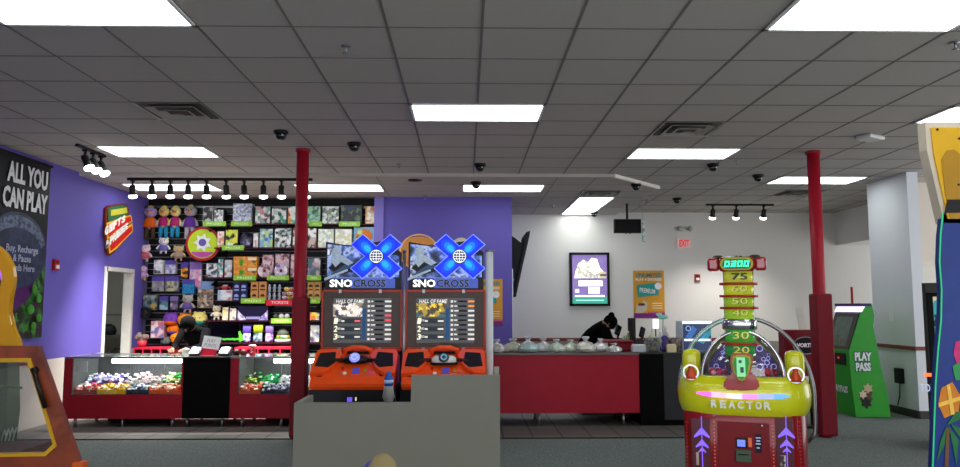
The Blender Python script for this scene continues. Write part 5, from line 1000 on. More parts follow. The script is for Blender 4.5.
    g = G(); g.tube([Vector((cx-.15, 8.05, zc1-.06)), Vector((cx-.13, 8.02, zc1+.03)), Vector((cx-.06, 8.0, zc1+.055)), Vector((cx+.06, 8.0, zc1+.055)), Vector((cx+.13, 8.02, zc1+.03)), Vector((cx+.15, 8.05, zc1-.06))], .025, ORG, 8); g.obj('dash_hoop', t)
    hz = W(cxp, 360, 7.85).z; hc = Vector((cx, 7.84, hz)); cowl = mat('0C0C0E', .3) if blue else mat('D8D8D8', .3)
    g = G(); g.lathe([(.10, -.035), (.135, -.02), (.13, .02), (.09, .045)], hc, cowl, 18, .8, .55); g.obj('handlebar_cowl', t)
    if not blue: G().lathe([(.14, -.045), (.15, -.03), (.13, -.02)], hc, BLACK, 18, .8, .55).obj('cowl_skirt', t)
    g = G()
    for s in (-1, 1): g.tube([hc+Vector((s*.09, 0, .0)), hc+Vector((s*.2, -.02, .0)), hc+Vector((s*.3, -.04, -.035)), hc+Vector((s*.37, -.05, -.04))], [.022, .02, .017, .024], BLACK if blue else mat('3A1412', .4), 10)
    g.obj('handlebar', t)
    g = G(); A = Matrix.Rotation(math.radians(60), 3, 'X'); g.lathe([(.05, -.01), (.055, .0), (.05, .012)], hc+Vector((0, -.06, .03)), mat('8088F0', em=.9, var=0) if blue else mat('4A5058', .3, .5), 18, axis=A); g.obj('logo_button', t)
    g = G(); mm = mat('6AA0B8' if not blue else 'B8C0FF', em=.4); g.ring(hc+Vector((0, -.074, .036)), X, A @ Vector((0, 1, 0)), .035, .022, .004, mm, 14); g.obj('button_ring', t)
    def btn(u, v, w, h, m, nm, rnd=False):
        g = G(); p = o+X*u+su*v+n*.0
        if rnd: g.disc(p, X, su, w, h, .012, m, 14)
        else: g.prism([(-w, -h), (w, -h), (w, h), (-w, h)], p, X, su, .01, m)
        g.obj(nm, t)
    KB = mat('5048A8', .4, em=.3); btn(.02, .10, .035, .045, KB, 'keypad'); btn(-.09, .06, .02, .017, WHITE, 'start_button', True); btn(-.12, .14, .016, .02, mat('C02020', .3), 'red_button', True)
    btn(.115, .10, .018, .035, mat('B88828', .4), 'oval_badge', True); btn(-.36, .03, .05, .02, BLACK, 'vent_slot'); btn(.32, .04, .05, .02, BLACK, 'vent_slot'); btn(-.33, .035, .015, .012, STEEL, 'coin_slot'); btn(.34, .04, .018, .014, STEEL, 'coin_slot')
    G().box(cx-.44, cx+.44, 7.66, 8.3, .02, zc0, mat('10121A', .3), .01).obj('lower_body', t)
    z_ = W(cxp, 400, 7.64).z; g = G(); g.box(cx-.05, cx+.0, 7.652, 7.66, z_-.02, z_+.025, mat('6850E0', em=.9, var=0)); g.box(cx+.03, cx+.045, 7.652, 7.66, z_-.01, z_+.025, mat('E0D0A0', em=.7, var=0)); g.obj('coin_door_lamp', t)
    # straddle seat, hidden low behind the partition
    G().box(cx-.16, cx+.16, 6.85, 7.55, .30, .50, mat('0E0E12', .5), .04).obj('seat', t); G().box(cx-.2, cx+.2, 6.85, 7.66, .02, .30, ORG2, .02).obj('seat_base', t)
    return t
racing(362.5, 'left one of two snowmobile racing games, black handlebar cowl with a glowing violet disc', True, mat('8E9094', .3, .6), .018, ['E8E0D8', '281A40', '8A8078', 'D8D0C0', '584838'])
racing(445.5, 'right one of two snowmobile racing games, white handlebar cowl', False, mat('D0D4D4', .35), .042, ['D8B838', 'E8C838', '403020', 'A08830', '205868'])
# sanitiser bottle on a grey stand between the seats
q = W(388.5, 400, 7.1); t = thing('grey_stand', 'curved pale grey stand between the two racing games', 'stand', (q.x, 7.1, 0)); zt = W(388, 386, 7.1).z
G().lathe([(.12, .006), (.12, .03), (.04, .05), (.04, zt-.14), (.06, zt-.1), (.045, zt-.03), (.045, zt)], (q.x, 7.1, 0), mat('9A9C98', .4), 18).obj('stand', t)
t = thing('spray_bottle', 'small blue bottle on the grey stand between the racing games', 'bottle', (q.x, 7.1, zt)); h = W(388, 371, 7.1).z-zt
G().lathe([(.036, 0), (.042, .02), (.042, h*.55), (.022, h*.75), (.022, h*.85)], (q.x, 7.1, zt), mat('1E5AB8', .25), 16).obj('bottle', t); G().lathe([(.02, h*.85), (.022, h*.92), (.014, h)], (q.x, 7.1, zt), mat('2A6AD0', .25), 12).obj('cap', t); G().lathe([(.0435, h*.2), (.0435, h*.42)], (q.x, 7.1, zt), mat('A8C8E8', .4), 16).obj('paper_label', t)
q = W(419, 252, YP-.02); t = thing('round_wall_sign', 'orange oval sign on the purple wall, mostly hidden behind the right racing game', 'sign', (q.x, YP, q.z-.2))
G().disc((q.x, YP, q.z), X, Z, .33, .25, .02, mat('D89048', .5), 32).obj('orange_oval', t); q2 = W(461, 250, YP-.02); G().disc((q2.x, YP, q2.z), X, Z, .17, .20, .018, mat('C8C0A8', .5), 28).obj('pale_disc', t); G().ring((q.x, YP-.02, q.z), X, Z, .29, .27, .004, mat('F0C070', .5), 32, 1.08).obj('ring_print', t)
# ---------------- grey partition ----------------
PY = 6.2; a0 = W(294, 403, PY); a1 = W(411, 403, PY); a2 = W(500, 375, PY); GP = mat('7A7A6E', .55, var=.03, scale=3)
t = thing('grey_partition', 'stepped grey low partition in front of the racing games', 'partition', ((a0.x+a2.x)/2, PY, 0))
g = G(); g.prism([(a0.x, 0.004), (a2.x, 0.004), (a2.x, a2.z), (a1.x, a2.z), (a1.x, a0.z), (a0.x, a0.z)], (0, PY+.05, 0), X, Z, .05, GP, bev=.002); g.obj('front_panel', t)
G().box(a0.x, a0.x+.045, PY+.05, PY+.55, .004, a0.z, mat('8E8E84', .5), .003).obj('side_panel', t)
G().box(a2.x-.03, a2.x, PY+.05, PY+.5, .004, a2.z-.02, mat('8E8E84', .5), .003).obj('side_panel', t); zr = W(498, 366.5, PY+.5).z
G().box(a2.x-.03, a2.x+.012, PY+.46, PY+.5, .004, zr, mat('A0A098', .5), .002).obj('rear_post', t)
# rounded beige seat back in the foreground
q = W(380, 453, 4.0); t = thing('stool', 'rounded tan seat back with a violet edge at the bottom edge of the view', 'seat', (q.x+.01, 4.0, 0))
g = G(); g.ball((q.x+.015, 4.0, q.z-.13), .13, mat('8A7A54', .6), 24, (.66, .3, 1)); g.obj('back_pad', t); g = G(); g.ball((q.x-.025, 4.03, q.z-.155), .12, mat('4A48A0', .5), 20, (.7, .25, 1)); g.obj('violet_shell', t)
G().tube([(q.x, 4.02, q.z-.2), (q.x, 4.05, .30), (q.x, 4.2, .26)], .02, STEEL, 8).obj('stem', t); G().lathe([(.15, .26), (.17, .29), (.15, .32)], (q.x, 4.25, 0), mat('8A7A54', .6), 20).obj('seat', t); G().lathe([(.17, .004), (.17, .02), (.03, .04), (.03, .26)], (q.x, 4.25, 0), STEEL, 18).obj('base', t)
# ---------------- reactor tower game ----------------
RCY = 6.05; AL = math.atan2(2.26, 6.05); UA = Vector((math.sin(AL), math.cos(AL), 0)); RU = 6.32
d_ = ray(743, 395); AL = math.atan2(d_.x, d_.y); UA = Vector((math.sin(AL), math.cos(AL), 0)); RT = UA*RU
RR = Matrix.Rotation(AL, 3, 'Z')
def V_(px, py, Y):      # pixel -> the game's own upright frame (it faces the viewer's side of the hall)
    d = ray(px, py); p = d*((RU+Y-RCY)/d.dot(UA)); rel = p-RT; return RR @ rel+Vector((RT.x, RCY, CZ))
cx, RCY0 = RT.x, RCY; sc = lambda n, Y: n*(Y-.45)/745
t = thing('tower_game', 'yellow and red REACTOR tower game with a numbered column and a lit 0300 display', 'arcade machine', (cx, RCY, 0)); t.rotation_euler.z = -AL; t.location.y = RT.y
zf = lambda py, Y=5.62: V_(742, py, Y).z
REDP = mat('8E1018', .3, coat=.4); YG = mat('D8DA16', .25, coat=.5, var=.02); 
zb, ztop = zf(419), zf(378)
G().lathe([(.43, .02), (.445, .05), (.445, zb+.02), (.43, zb+.05)], (cx, RCY, 0), REDP, 40, .42, .88).obj('cabinet', t)
hC = ztop-zb
G().lathe([(.43, zb), (.465, zb+hC*.08), (.485, zb+hC*.3), (.49, zb+hC*.55), (.48, zb+hC*.8), (.45, zb+hC*.97), (.40, zb+hC*1.02), (.38, zb+hC*.98)], (cx, RCY, 0), YG, 56, .55, .86).obj('console', t)
def front_pt(px, py, Y): return V_(px, py, Y)
YF = RCY-.49*.86-.012
# LED strip follows the curved front
def cons_y(x, r=.49, ex=.55, sy=.86):
    u = min(1, abs(x-cx)/r); c = u**(1/ex); s_ = (1-c*c)**.5; return RCY-r*sy*(s_**ex)
g = G(); N = 24; xa, xb = V_(696, 395, 5.6).x, V_(790, 395, 5.6).x
for k in range(N):
    f0, f1 = k/N, (k+1)/N; col = ['E060D0', 'F0A0D8', 'F8C8E8', 'E878C8', '8890E8', '5890F0'][min(5, int(f0*6))]
    P_ = []
    for f in (f0, f1):
        x = xa+(xb-xa)*f; y = cons_y(x)-.012; zc_ = zf(396.5)-.018*math.sin(math.pi*f)*0+.012*(1-math.sin(math.pi*f)); hh = .017*min(1, 8*min(f, 1-f)+.25); P_.append((x, y, zc_-hh, zc_+hh))
    (x0, y0, l0, h0), (x1, y1, l1, h1) = P_
    g.faces([Vector(v) for v in ((x0, y0, l0), (x1, y1, l1), (x1, y1, h1), (x0, y0, h0), (x0, y0+.02, l0), (x1, y1+.02, l1), (x1, y1+.02, h1), (x0, y0+.02, h0))], [(0, 1, 2, 3), (3, 2, 6, 7), (4, 5, 1, 0)], mat(col, em=1.3, var=0))
g.obj('light_strip', t)
g = G(); lx = [V_(714+8.9*k, 404, 5.6).x for k in range(7)]; cw = sc(6.6, 5.6)
for k, ch in enumerate('REACTOR'):
    x = lx[k]; y = cons_y(x)-.012; g.text(ch, (x-cw/2, y, zf(408.5)), X, Z, cw, zf(401)-zf(408.5), mat('D8D8CC', .5, em=.15), .014, .03)  # weak emission brightens the letters, which have no lamp of their own
g.obj('lettering', t)
# foot shield
TY = 5.62
def Q(px, py, Y=TY): p = V_(px, py, Y); return (p.x, p.z)
g = G(); pts = [Q(*p) for p in ((729, 374), (723, 384), (724, 389), (731, 391), (741, 389), (751, 391), (759, 389), (760, 384), (754, 374))][::-1]
pts = pts[::-1]; g.prism([p for p in pts], (0, TY+.14, 0), X, Z, .14, mat('A81418', .25, coat=.6), bev=.012); g.obj('foot', t)
g = G(); sh = [(-10.5, 345+10), (-11.5, 361), (-9, 373), (-4, 381), (0, 383), (4, 381), (9, 373), (11.5, 361), (10.5, 355), (6, 353), (-6, 353)]
g.prism([Q(741.5+a, b) for a, b in sh], (0, TY-.0, 0), X, Z, .03, mat('B03018', .3, coat=.4), bev=.004); g.prism([Q(741.5+a*.82, 366+(b-366)*.86) for a, b in sh], (0, TY-.03, 0), X, Z, .01, mat('A8B020', .3)); g.prism([Q(741.5+a*.66, 366+(b-366)*.74) for a, b in sh], (0, TY-.04, 0), X, Z, .01, mat('28903A', .3, em=.15)); g.obj('shield', t)
g = G(); a, b_ = Q(737, 376), Q(745, 357); g.box(a[0], b_[0], TY-.056, TY-.05, a[1], b_[1], mat('88D8A0', .3, em=.45)); g.box(a[0]+.025, b_[0]-.012, TY-.06, TY-.056, a[1]+.03, b_[1]-.07, mat('38604A', .4)); g.box(a[0]+.015, b_[0]-.025, TY-.06, TY-.056, a[1]+.10, b_[1]-.02, mat('38604A', .4)); g.obj('small_screen', t)
# tower
TW_, TYc = sc(15.5, 5.85), 5.88; TXO = V_(738.7, 300, 5.8).x-cx
tz = lambda py: V_(740, py, 5.75).z
segs = [(271, 283, 'B0B838', '75', .30), (284, 295.5, 'B4C030', '60', .35), (296.5, 307.5, '8AB028', '50', .35), (308.5, 319, '90B828', '40', .35), (330, 343, '3A9A38', '30', .3), (345, 357, '28803A', '20', .3)]
G().lathe([(TW_*.86, tz(391)), (TW_*.86, tz(268))], (cx+TXO, TYc, 0), mat('4A6A28', .4), 24, .8, .9).obj('column_core', t)
for a, b_, c, n_, e in segs:
    g = G(); g.lathe([(TW_, tz(b_)), (TW_, tz(a))], (cx+TXO, TYc, 0), mat(c, .2, em=e, coat=.5, var=.2, scale=14), 28, .7, .9); sg_ = g.obj('lit_segment', t)
    g = G(); g.text(n_, (cx+TXO-.045, TYc-TW_*.9-.005, (tz(b_)*.72+tz(a)*.28)), X, Z, .115, (tz(a)-tz(b_))*.55, mat('202818' if n_ == '75' else '6A7820', .4, em=0), .006, .02); g.text(n_, (cx+TXO-.05, TYc-TW_*.9-.01, (tz(b_)*.72+tz(a)*.28)+.003), X, Z, .115, (tz(a)-tz(b_))*.55, mat('4A5020' if n_ == '75' else 'D8D060', .4, em=.2), .004, -.0); g.obj('numeral', sg_)
for py in (283.5, 296, 308, 344): g = G(); z_ = tz(py); g.lathe([(TW_*1.05, z_-.010), (TW_*1.27, z_-.009), (TW_*1.27, z_+.009), (TW_*1.05, z_+.010)], (cx+TXO, TYc, 0), mat('A82018', .3, coat=.5), 28, .7, .9); g.obj('red_ring', t)
g = G(); g.lathe([(TW_*1.08, tz(330)), (TW_*1.14, tz(329)), (TW_*1.14, tz(320)), (TW_*1.08, tz(319))], (cx+TXO, TYc, 0), CHROME, 30, .7, .9); g.obj('chrome_band', t)
for s in (-1, 1): G().tube([(cx+TXO+s*TW_*.92, TYc-.04, tz(391)), (cx+TXO+s*TW_*.92, TYc-.04, tz(269))], .008, CHROME, 8).obj('side_rail', t)
# display head
hz0, hz1 = V_(740, 272, 5.8).z, V_(740, 256.5, 5.8).z; hm = (hz0+hz1)/2; hh = (hz1-hz0)/2; xc = V_(736.5, 264, 5.8).x; hw = sc(30, 5.8)
RG = mat('9A1020', .2, coat=.8)
g = G(); g.box(xc-hw*.62, xc+hw*.62, 5.74, 5.96, hm-hh*.95, hm+hh*.95, RG, .03)
g.obj('head_body', t)
for s in (-1, 1): G().box(min(xc+s*hw*.60, xc+s*hw), max(xc+s*hw*.60, xc+s*hw), 5.75, 5.93, hm-hh*.86, hm+hh*.86, RG, .02).obj('head_lobe', t)
cap = lambda w, h: [(w-h+h*math.cos(a), h*math.sin(a)) for a in [math.pi*(-.5+k/8) for k in range(9)]]+[(-w+h+h*math.cos(a), h*math.sin(a)) for a in [math.pi*(.5+k/8) for k in range(9)]]
g = G(); g.prism(cap(hw*.56, hh*.82), (xc, 5.74, hm), X, Z, .01, mat('A8A818', .3)); g.obj('yellow_surround', t); g = G(); g.prism(cap(hw*.48, hh*.60), (xc, 5.73, hm), X, Z, .006, mat('040806', .2)); g.obj('display_window', t)
# segment digits
CY = mat('30F0B0', em=1.3, var=0); g = G(); dw, dh = hw*.17, hh*.78
SEG = {'0': 'abcdef', '3': 'abcdg'}
for k, ch in enumerate('0300'):
    x0 = xc-hw*.42+k*hw*.215; z0 = hm-dh/2; tt = .011
    R_ = {'a': (0, dw, dh-tt, dh), 'g': (0, dw, dh/2-tt/2, dh/2+tt/2), 'd': (0, dw, 0, tt), 'b': (dw-tt, dw, dh/2, dh), 'c': (dw-tt, dw, 0, dh/2), 'f': (0, tt, dh/2, dh), 'e': (0, tt, 0, dh/2)}
    for s in SEG[ch]:
        a, b_, c, d = R_[s]; V = [(a, c), (b_, c), (b_, d), (a, d)]; g.prism([(x0+u+.18*v, z0+v) for u, v in V], (0, 5.724, 0), X, Z, .003, CY)
g.obj('digits', t)
for dx in (-hw*.62, -.03, .0, .03, hw*.62):
    big = abs(dx) > .1; G().ball((xc+dx, 5.82, hm+hh*(.92 if big else .98)), .028 if big else .014, mat('2A3A14', .4), 10, (1.6 if big else 1, 1, .7)).obj('top_lamp', t)
# arches and dome
def arch(rx, rz, Y, zc_, r, m, nm, a0=0., a1=math.pi, xo=0., extra=None):
    pts = [Vector((cx+xo+rx*math.cos(a), Y, zc_+rz*math.sin(a))) for a in [a0+(a1-a0)*k/28 for k in range(29)]]
    if extra: pts = extra+pts
    G().tube(pts, r, m, 10).obj(nm, t)
zA = V_(742, 395, 5.95).z; rxo = sc(63.5, 5.95); rzo = V_(742, 318, 5.95).z-zA
arch(rxo+.02, rzo, 5.97, zA, .015, mat('8A8A8C', .3, .9), 'outer_arch', 0, math.pi/2+.3, .02, [Vector((cx+rxo-.02, 5.97, V_(742, 440, 5.9).z)), Vector((cx+rxo+.035, 5.97, V_(742, 432, 5.9).z)), Vector((cx+rxo+.04, 5.97, V_(742, 420, 5.9).z))])
arch(rxo, rzo, 5.99, zA, .018, glassy('C8F0E8', .25, .05, 2), 'clear_arch', math.pi/2-.1, math.pi, -.01, None)
rxi = sc(41, 5.85); zI = V_(742, 381, 5.85).z; rzi = V_(742, 331, 5.85).z-zI
arch(rxi, rzi, 5.80, zI, .014, CHROME, 'inner_arch', 0, math.pi)
# glass dome and bubble backdrop
n = 14; g = G(); prof = [(rxi*math.cos(k/n*math.pi/2)+.002, zI+rzi*.97*math.sin(k/n*math.pi/2)) for k in range(n+1)]
g.lathe(prof, (cx, 5.95, 0), glassy('FFFFFF', .03, .02, 1.), 32, 1, .62); g.obj('clear_dome', t)
g = G(); g.prism([(rxi*.93*math.cos(a), rzi*.80*math.sin(a)) for a in [math.pi*k/20 for k in range(21)]], (cx, 6.02, zI), X, Z, .01, mat('3A2A78', .4, em=.12)); g.obj('bubble_backdrop', t)
random.seed(21); g = G()
for s in (-1, 1):
    for k in range(17):
        u = s*random.uniform(.10, .27); v = random.uniform(.0, .25)
        if (u/(rxi*.88))**2+(v/(rzi*.75))**2 > 1: continue
        r_ = random.uniform(.012, .028); g.ring((cx+u, 6.008-k*.0006, zI+v+.01), X, Z, r_, r_*.72, .004, mat('B0A8F0', em=.5, var=0), 14)
g.obj('bubble_rings', t)
g = G(); random.seed(4)
for k in range(60): g.ball((cx+random.uniform(-rxi*.8, rxi*.8), 5.9+random.uniform(-.12, .1), ztop+.015+random.uniform(0, .02)), .02, mat(['C02848', 'D84868', 'A02040', 'E8A0B0'][k % 4], .3), 6)
g.obj('play_balls', t)
# fenders and levers
for s in (-1, 1):
    x_ = cx+s*sc(51.5, 5.9); z0_, z1_ = V_(742, 378, 5.9).z, V_(742, 350, 5.9).z
    g = G(); w_ = sc(9.5, 5.9); g.box(x_-w_, x_+w_, 5.86, 6.02, z0_-.01, z1_, YG, .045); g.obj('fender', t)
    xl = cx+s*sc(52, 5.75); zl = V_(742, 377, 5.75).z
    G().lathe([(.05, -.02), (.045, .01), (.02, .055), (.022, .075), (.012, .09)], (xl, 5.72, zl), mat('C84010', .3, coat=.4), 14).obj('lever', t)
    G().ring((xl, 5.70, zl+.03), X, Z, .06, .048, .01, CHROME, 18).obj('lever_ring', t)
# front of the cabinet
YB0 = RCY-.445*.88-.004
def fb(px0, py0, px1, py1, m, nm, d=.006, yy=YB0):
    a, b_ = V_(px0, py0, yy), V_(px1, py1, yy); return G().box(a.x, b_.x, yy-d, yy+.02, b_.z, a.z, m, min(.004, d*.4)).obj(nm, t)
fb(717, 421, 772, 500, mat('7A0C18', .3, coat=.3), 'front_door', .004)
for px0, px1 in ((691, 712), (775, 796)):
    fb(px0, 418, px1, 500, mat('581828', .25, coat=.3), 'lit_side_panel', .004)
PL = mat('8060F8', em=.8, var=0)
for xm in (702, 786.5):
    g = G(); a = V_(xm, 416, YB0).z; b_ = V_(xm, 500, YB0).z; x = V_(xm, 440, YB0).x; g.box(x-.003, x+.003, YB0-.008, YB0-.004, b_, a, PL)
    for py, w in ((427, 8), (439, 6.5), (447, 4)):
        z_ = V_(xm, py, YB0).z; w_ = sc(w, 5.6); h_ = w_*1.3; g.prism([(0, 0), (w_*.5, -h_*.45), (w_, -h_*.9), (w_, -h_*1.1), (0, -h_*.7), (-w_, -h_*1.1), (-w_, -h_*.9), (-w_*.5, -h_*.45)][::-1], (x, YB0-.006, z_), X, Z, .003, PL)
    g.obj('arrow_light', t)
for px in (714.5, 773, 687, 800):
    g = G(); x = V_(px, 440, YB0).x; inner = 700 < px < 790; yy = YB0-.004 if inner else RCY-.40
    for k in range(22):
        z_ = V_(px, 422, YB0).z-k*.026
        if z_ < .05: break
        g.ball((x, yy, z_), .006, mat('E07060' if inner else 'B03030', .3, em=.25), 6)
    g.obj('dotted_lamp_row', t)
fb(736, 437, 747.5, 448, mat('101014', .3), 'card_reader', .02); fb(737, 439, 745.5, 446.5, mat('6878E8', em=.9, var=0), 'reader_screen', .023); fb(748, 437.5, 752, 447, mat('D86A48', .4, em=.2), 'reader_key', .018)
fb(735.5, 449, 751.5, 462, mat('4A5A48', .35, .3), 'bill_slot', .03); fb(738, 453, 749, 455, BLACK, 'slot_opening', .033); fb(754.5, 434, 762, 453, mat('101018', .4), 'instruction_label', .006)
g = G(); 
for py, w in ((437, 5), (440, 4), (443, 5), (447, 3)): a, b_ = V_(758.2-w/2, py, YB0), V_(758.2+w/2, py+1.5, YB0); g.box(a.x, b_.x, YB0-.009, YB0-.006, b_.z, a.z, mat('B0B8E8', .4, em=.2))
g.obj('instruction_print', t); q = V_(762, 426, YB0); G().ball((q.x, YB0-.004, q.z), .012, CHROME, 10).obj('door_lock', t)
fb(696, 452, 699, 465, mat('B8A8A0', .5), 'sticker', .007); fb(780, 455, 786, 467, pr(['A8A8A0', '603030', 'D8D8D0', '382020'], 40), 'sticker', .008)
# ---------------- right of the counter ----------------
# display cooler behind the tower game
a, b_ = W(682, 321, 9.45), W(712, 350, 9.45); t = thing('display_cooler', 'blue printed lit cooler on the dark counter behind the tower game', 'cooler', ((a.x+b_.x)/2, 9.55, .89))
G().box(a.x, b_.x, 9.45, 9.75, .89, a.z, mat('C8D0D8', .4), .006).obj('body', t); G().box(a.x+.01, b_.x-.01, 9.443, 9.45, .90, a.z-.035, mat('24386A', .25, em=.25, var=.2)).obj('printed_front', t)
g = G(); w = b_.x-a.x; h = a.z-.9
for pts, c in (([(.1, .5), (.35, .95), (.5, .8), (.3, .45)], '4878C0'), ([(.5, .35), (.85, .9), (.97, .9), (.97, .6), (.7, .25)], '3AA0B0'), ([(.55, .5), (.75, .8), (.85, .7), (.7, .45)], '8AB8E0')): g.prism([(a.x+u*w, .9+v*h*.9) for u, v in pts][::1], (0, 9.443, 0), X, Z, .003, mat(c, em=.35))
g.ring((a.x+w*.2, 9.442, .9+h*.75), X, Z, .035, .025, .003, mat('A8C0E8', em=.3), 14); g.obj('diamond_print', t)
G().box(a.x, b_.x, 9.43, 9.45, a.z-.035, a.z, mat('E8F4F8', em=.9, var=0)).obj('lit_top_strip', t); z_ = W(690, 340, 9.44).z; G().box(a.x+.02, b_.x-.02, 9.435, 9.445, z_-.012, z_+.014, mat('F0F8FF', em=1, var=0)).obj('lit_strip', t)
# red vending box
a, b_ = W(784, 330, 9.0), W(824, 370, 9.0); t = thing('red_machine', 'red box machine with a black oval badge, left of the right red post', 'arcade machine', ((a.x+b_.x)/2, 9.2, 0))
G().box(a.x, b_.x, 9.0, 9.18, .62, a.z, mat('7A0E1C', .4), .01).obj('body', t); G().box(a.x+.06, a.x+.14, 9.05, 9.15, .02, .62, BLACK).obj('leg', t); G().box(b_.x-.12, b_.x-.06, 9.05, 9.15, .02, .62, BLACK).obj('leg', t); G().box(a.x, b_.x, 9.0, 9.18, 0.006, .03, BLACK, .005).obj('foot', t)
q = W(806, 345.5, 8.99); g = G(); g.disc((q.x, 8.999, q.z), X, Z, .16, .105, .006, BLACK, 24); g.ring((q.x, 8.993, q.z), X, Z, .105, .097, .003, mat('A8A8B8', .4), 28, 1.52); g.obj('oval_badge', t)
g = G(); g.text('VORTEX', (q.x-.11, 8.993, q.z-.022), X, Z, .24, .05, mat('E8D8E8', .4, em=.2), .003, .03); g.obj('lettering', t)
a, b_ = W(797.5, 307, 9.1), W(808.5, 330, 9.1); g = G(); M = Matrix.Translation(((a.x+b_.x)/2, 9.1, W(800, 330.5, 9.1).z)) @ Matrix.Rotation(-.16, 4, 'Y'); g.box(-.045, .045, -.004, .004, 0, .285, mat('D8D4C8', .5), 0, M); g.obj('paper_slip', label='tilted pale paper strip standing on the red machine', cat='notice')
# green kiosk
KY0, KY1 = 9.90, 10.58
fe = [(864.6, 306), (860, 314.5), (853.4, 336.8), (849.2, 350.7), (850, 364.6), (852, 387), (856.2, 417)]; be = [(872, 304.5), (874.3, 316), (873.3, 326), (877, 345), (881, 367), (887, 390), (891, 417)]
K = lambda p: (W(p[0], p[1], KY0).x, max(.006, W(p[0], p[1], KY0).z))
fE = [K(p) for p in fe]; bE = [K(p) for p in be]; GR = mat('2A9C26', .4)
t = thing('game_kiosk', 'green PLAY PASS card kiosk by the white column, screen turned to the left', 'kiosk', ((fE[-1][0]+bE[-1][0])/2, (KY0+KY1)/2, 0))
g = G(); g.prism(fE[::-1]+bE, (0, KY1, 0), X, Z, KY1-KY0, GR, bev=.0)
bmesh.ops.recalc_face_normals(g.b, faces=g.b.faces); g.obj('body', t)
def fx(z):
    for (x0, z0), (x1, z1) in zip(fE, fE[1:]):
        if z1 <= z <= z0: return x0+(x1-x0)*(z0-z)/(z0-z1)
    return fE[0][0] if z > fE[0][1] else fE[-1][0]
def fstrip(y0, y1, zlo, zhi, m, nm, d=.01, n=6):
    g = G(); V = []; 
    for k in range(n+1):
        z_ = zlo+(zhi-zlo)*k/n; V += [Vector((fx(z_)-d, y1, z_)), Vector((fx(z_)-d, y0, z_)), Vector((fx(z_)+.01, y0, z_)), Vector((fx(z_)+.01, y1, z_))]
    fs = []
    for k in range(n): b = 4*k; fs += [(b, b+1, b+5, b+4), (b+1, b+2, b+6, b+5), (b+3, b, b+4, b+7)]
    fs += [(3, 2, 1, 0), (4*n, 4*n+1, 4*n+2, 4*n+3)]
    g.faces(V, fs, m); bmesh.ops.recalc_face_normals(g.b, faces=g.b.faces); return g.obj(nm, t)
zk = lambda py: K((855, py))[1]
fstrip(KY0+.02, KY1-.02, zk(350), zk(307), mat('0C100E', .2), 'screen_surround', .008); fstrip(KY0+.12, KY1-.12, zk(347), zk(317), mat('3A4A42', .1, em=.25, var=.3, scale=12), 'screen', .012)
fstrip(KY0, KY1, zk(312), zk(306), mat('E8D8F8', em=1.2, var=0), 'lit_header', .03, 2); fstrip(KY0+.1, KY1-.1, zk(366), zk(354), mat('0A0A0A', .3), 'card_slot_panel', .012); fstrip(KY0+.25, KY0+.3, zk(360), zk(358), mat('D03020', em=.6), 'slot_light', .016)
q_ = zk(392); g = G(); g.text('PLAYPASS', (fx(q_)-.012, KY1-.16, q_-.03), -Yv, Z, .42, .09, WHITE, .004, .02); g.obj('front_lettering', t)
g = G(); zt_ = fE[0][1]; g.box(fE[0][0]-.06, bE[0][0]-.01, KY0-.005, KY1+.005, zt_-.005, zt_+.035, mat('2A2A5A', .4)); g.obj('header_cap', t)
def side_t(s, px0, py0, px1, py1, m, d, nm, b=.03): a, b_ = W(px0, py0, KY0), W(px1, py1, KY0); g = G(); g.text(s, (a.x, KY0-d+.004, b_.z), X, Z, b_.x-a.x, a.z-b_.z, m, .004, b); g.obj(nm, t)
side_t('PLAY\nPASS', 853.6, 351.5, 872.6, 372, mat('1A3A58', .4), .002, 'lettering_outline', .12); side_t('PLAY\nPASS', 854.4, 352.3, 872, 371.2, mat('E8F0F0', .4), .007, 'lettering', .05)
g = G(); q = W(866, 396, KY0)
for k, (du, dv, c, r_) in enumerate(((0, 0, '5A4030', .11), (.03, .10, 'C8B088', .07), (-.04, .02, 'D8C8B0', .06), (.0, -.09, '1A1A1C', .08))): g.prism([(r_*math.cos(i*math.pi/6)*(1 if i % 2 else .6), r_*math.sin(i*math.pi/6)*(1 if i % 2 else .6)) for i in range(12)], (q.x+du, KY0-.002*k, q.z+dv), X, Z, .002, mat(c, .5))
g.obj('splash_print', t)
# red upright rod behind kiosk and small cable stand
q0, q1 = W(851.5, 287, 11.2), W(851.5, 306, 11.2); t = thing('red_rod', 'thin red upright rod behind the top of the green kiosk', 'rod', (q0.x, 11.2, 0)); G().tube([(q0.x, 11.2, .02), (q0.x, 11.2, q0.z)], .018, RED, 8).obj('rod', t); G().lathe([(.14, .004), (.14, .02)], (q0.x, 11.2, 0), RED, 16).obj('foot', t)
q = W(901, 386, 10.0); t = thing('wall_box', 'small black box with a cord low on the white column', 'outlet box', (5.88, 10.0, .45)); G().box(5.84, 5.9, 10.05, 10.2, .42, .62, BLACK, .006).obj('housing', t); G().tube([(5.86, 10.1, .42), (5.86, 10.12, .25), (5.87, 10.2, .12)], .008, BLACK, 6).obj('cord', t); 
g = G(); g.box(5.885, 5.9, 10.25, 10.32, 1.25, 1.36, WHITE, .003); g.obj('light_switch', label='white switch plate on the white column', cat='switch')
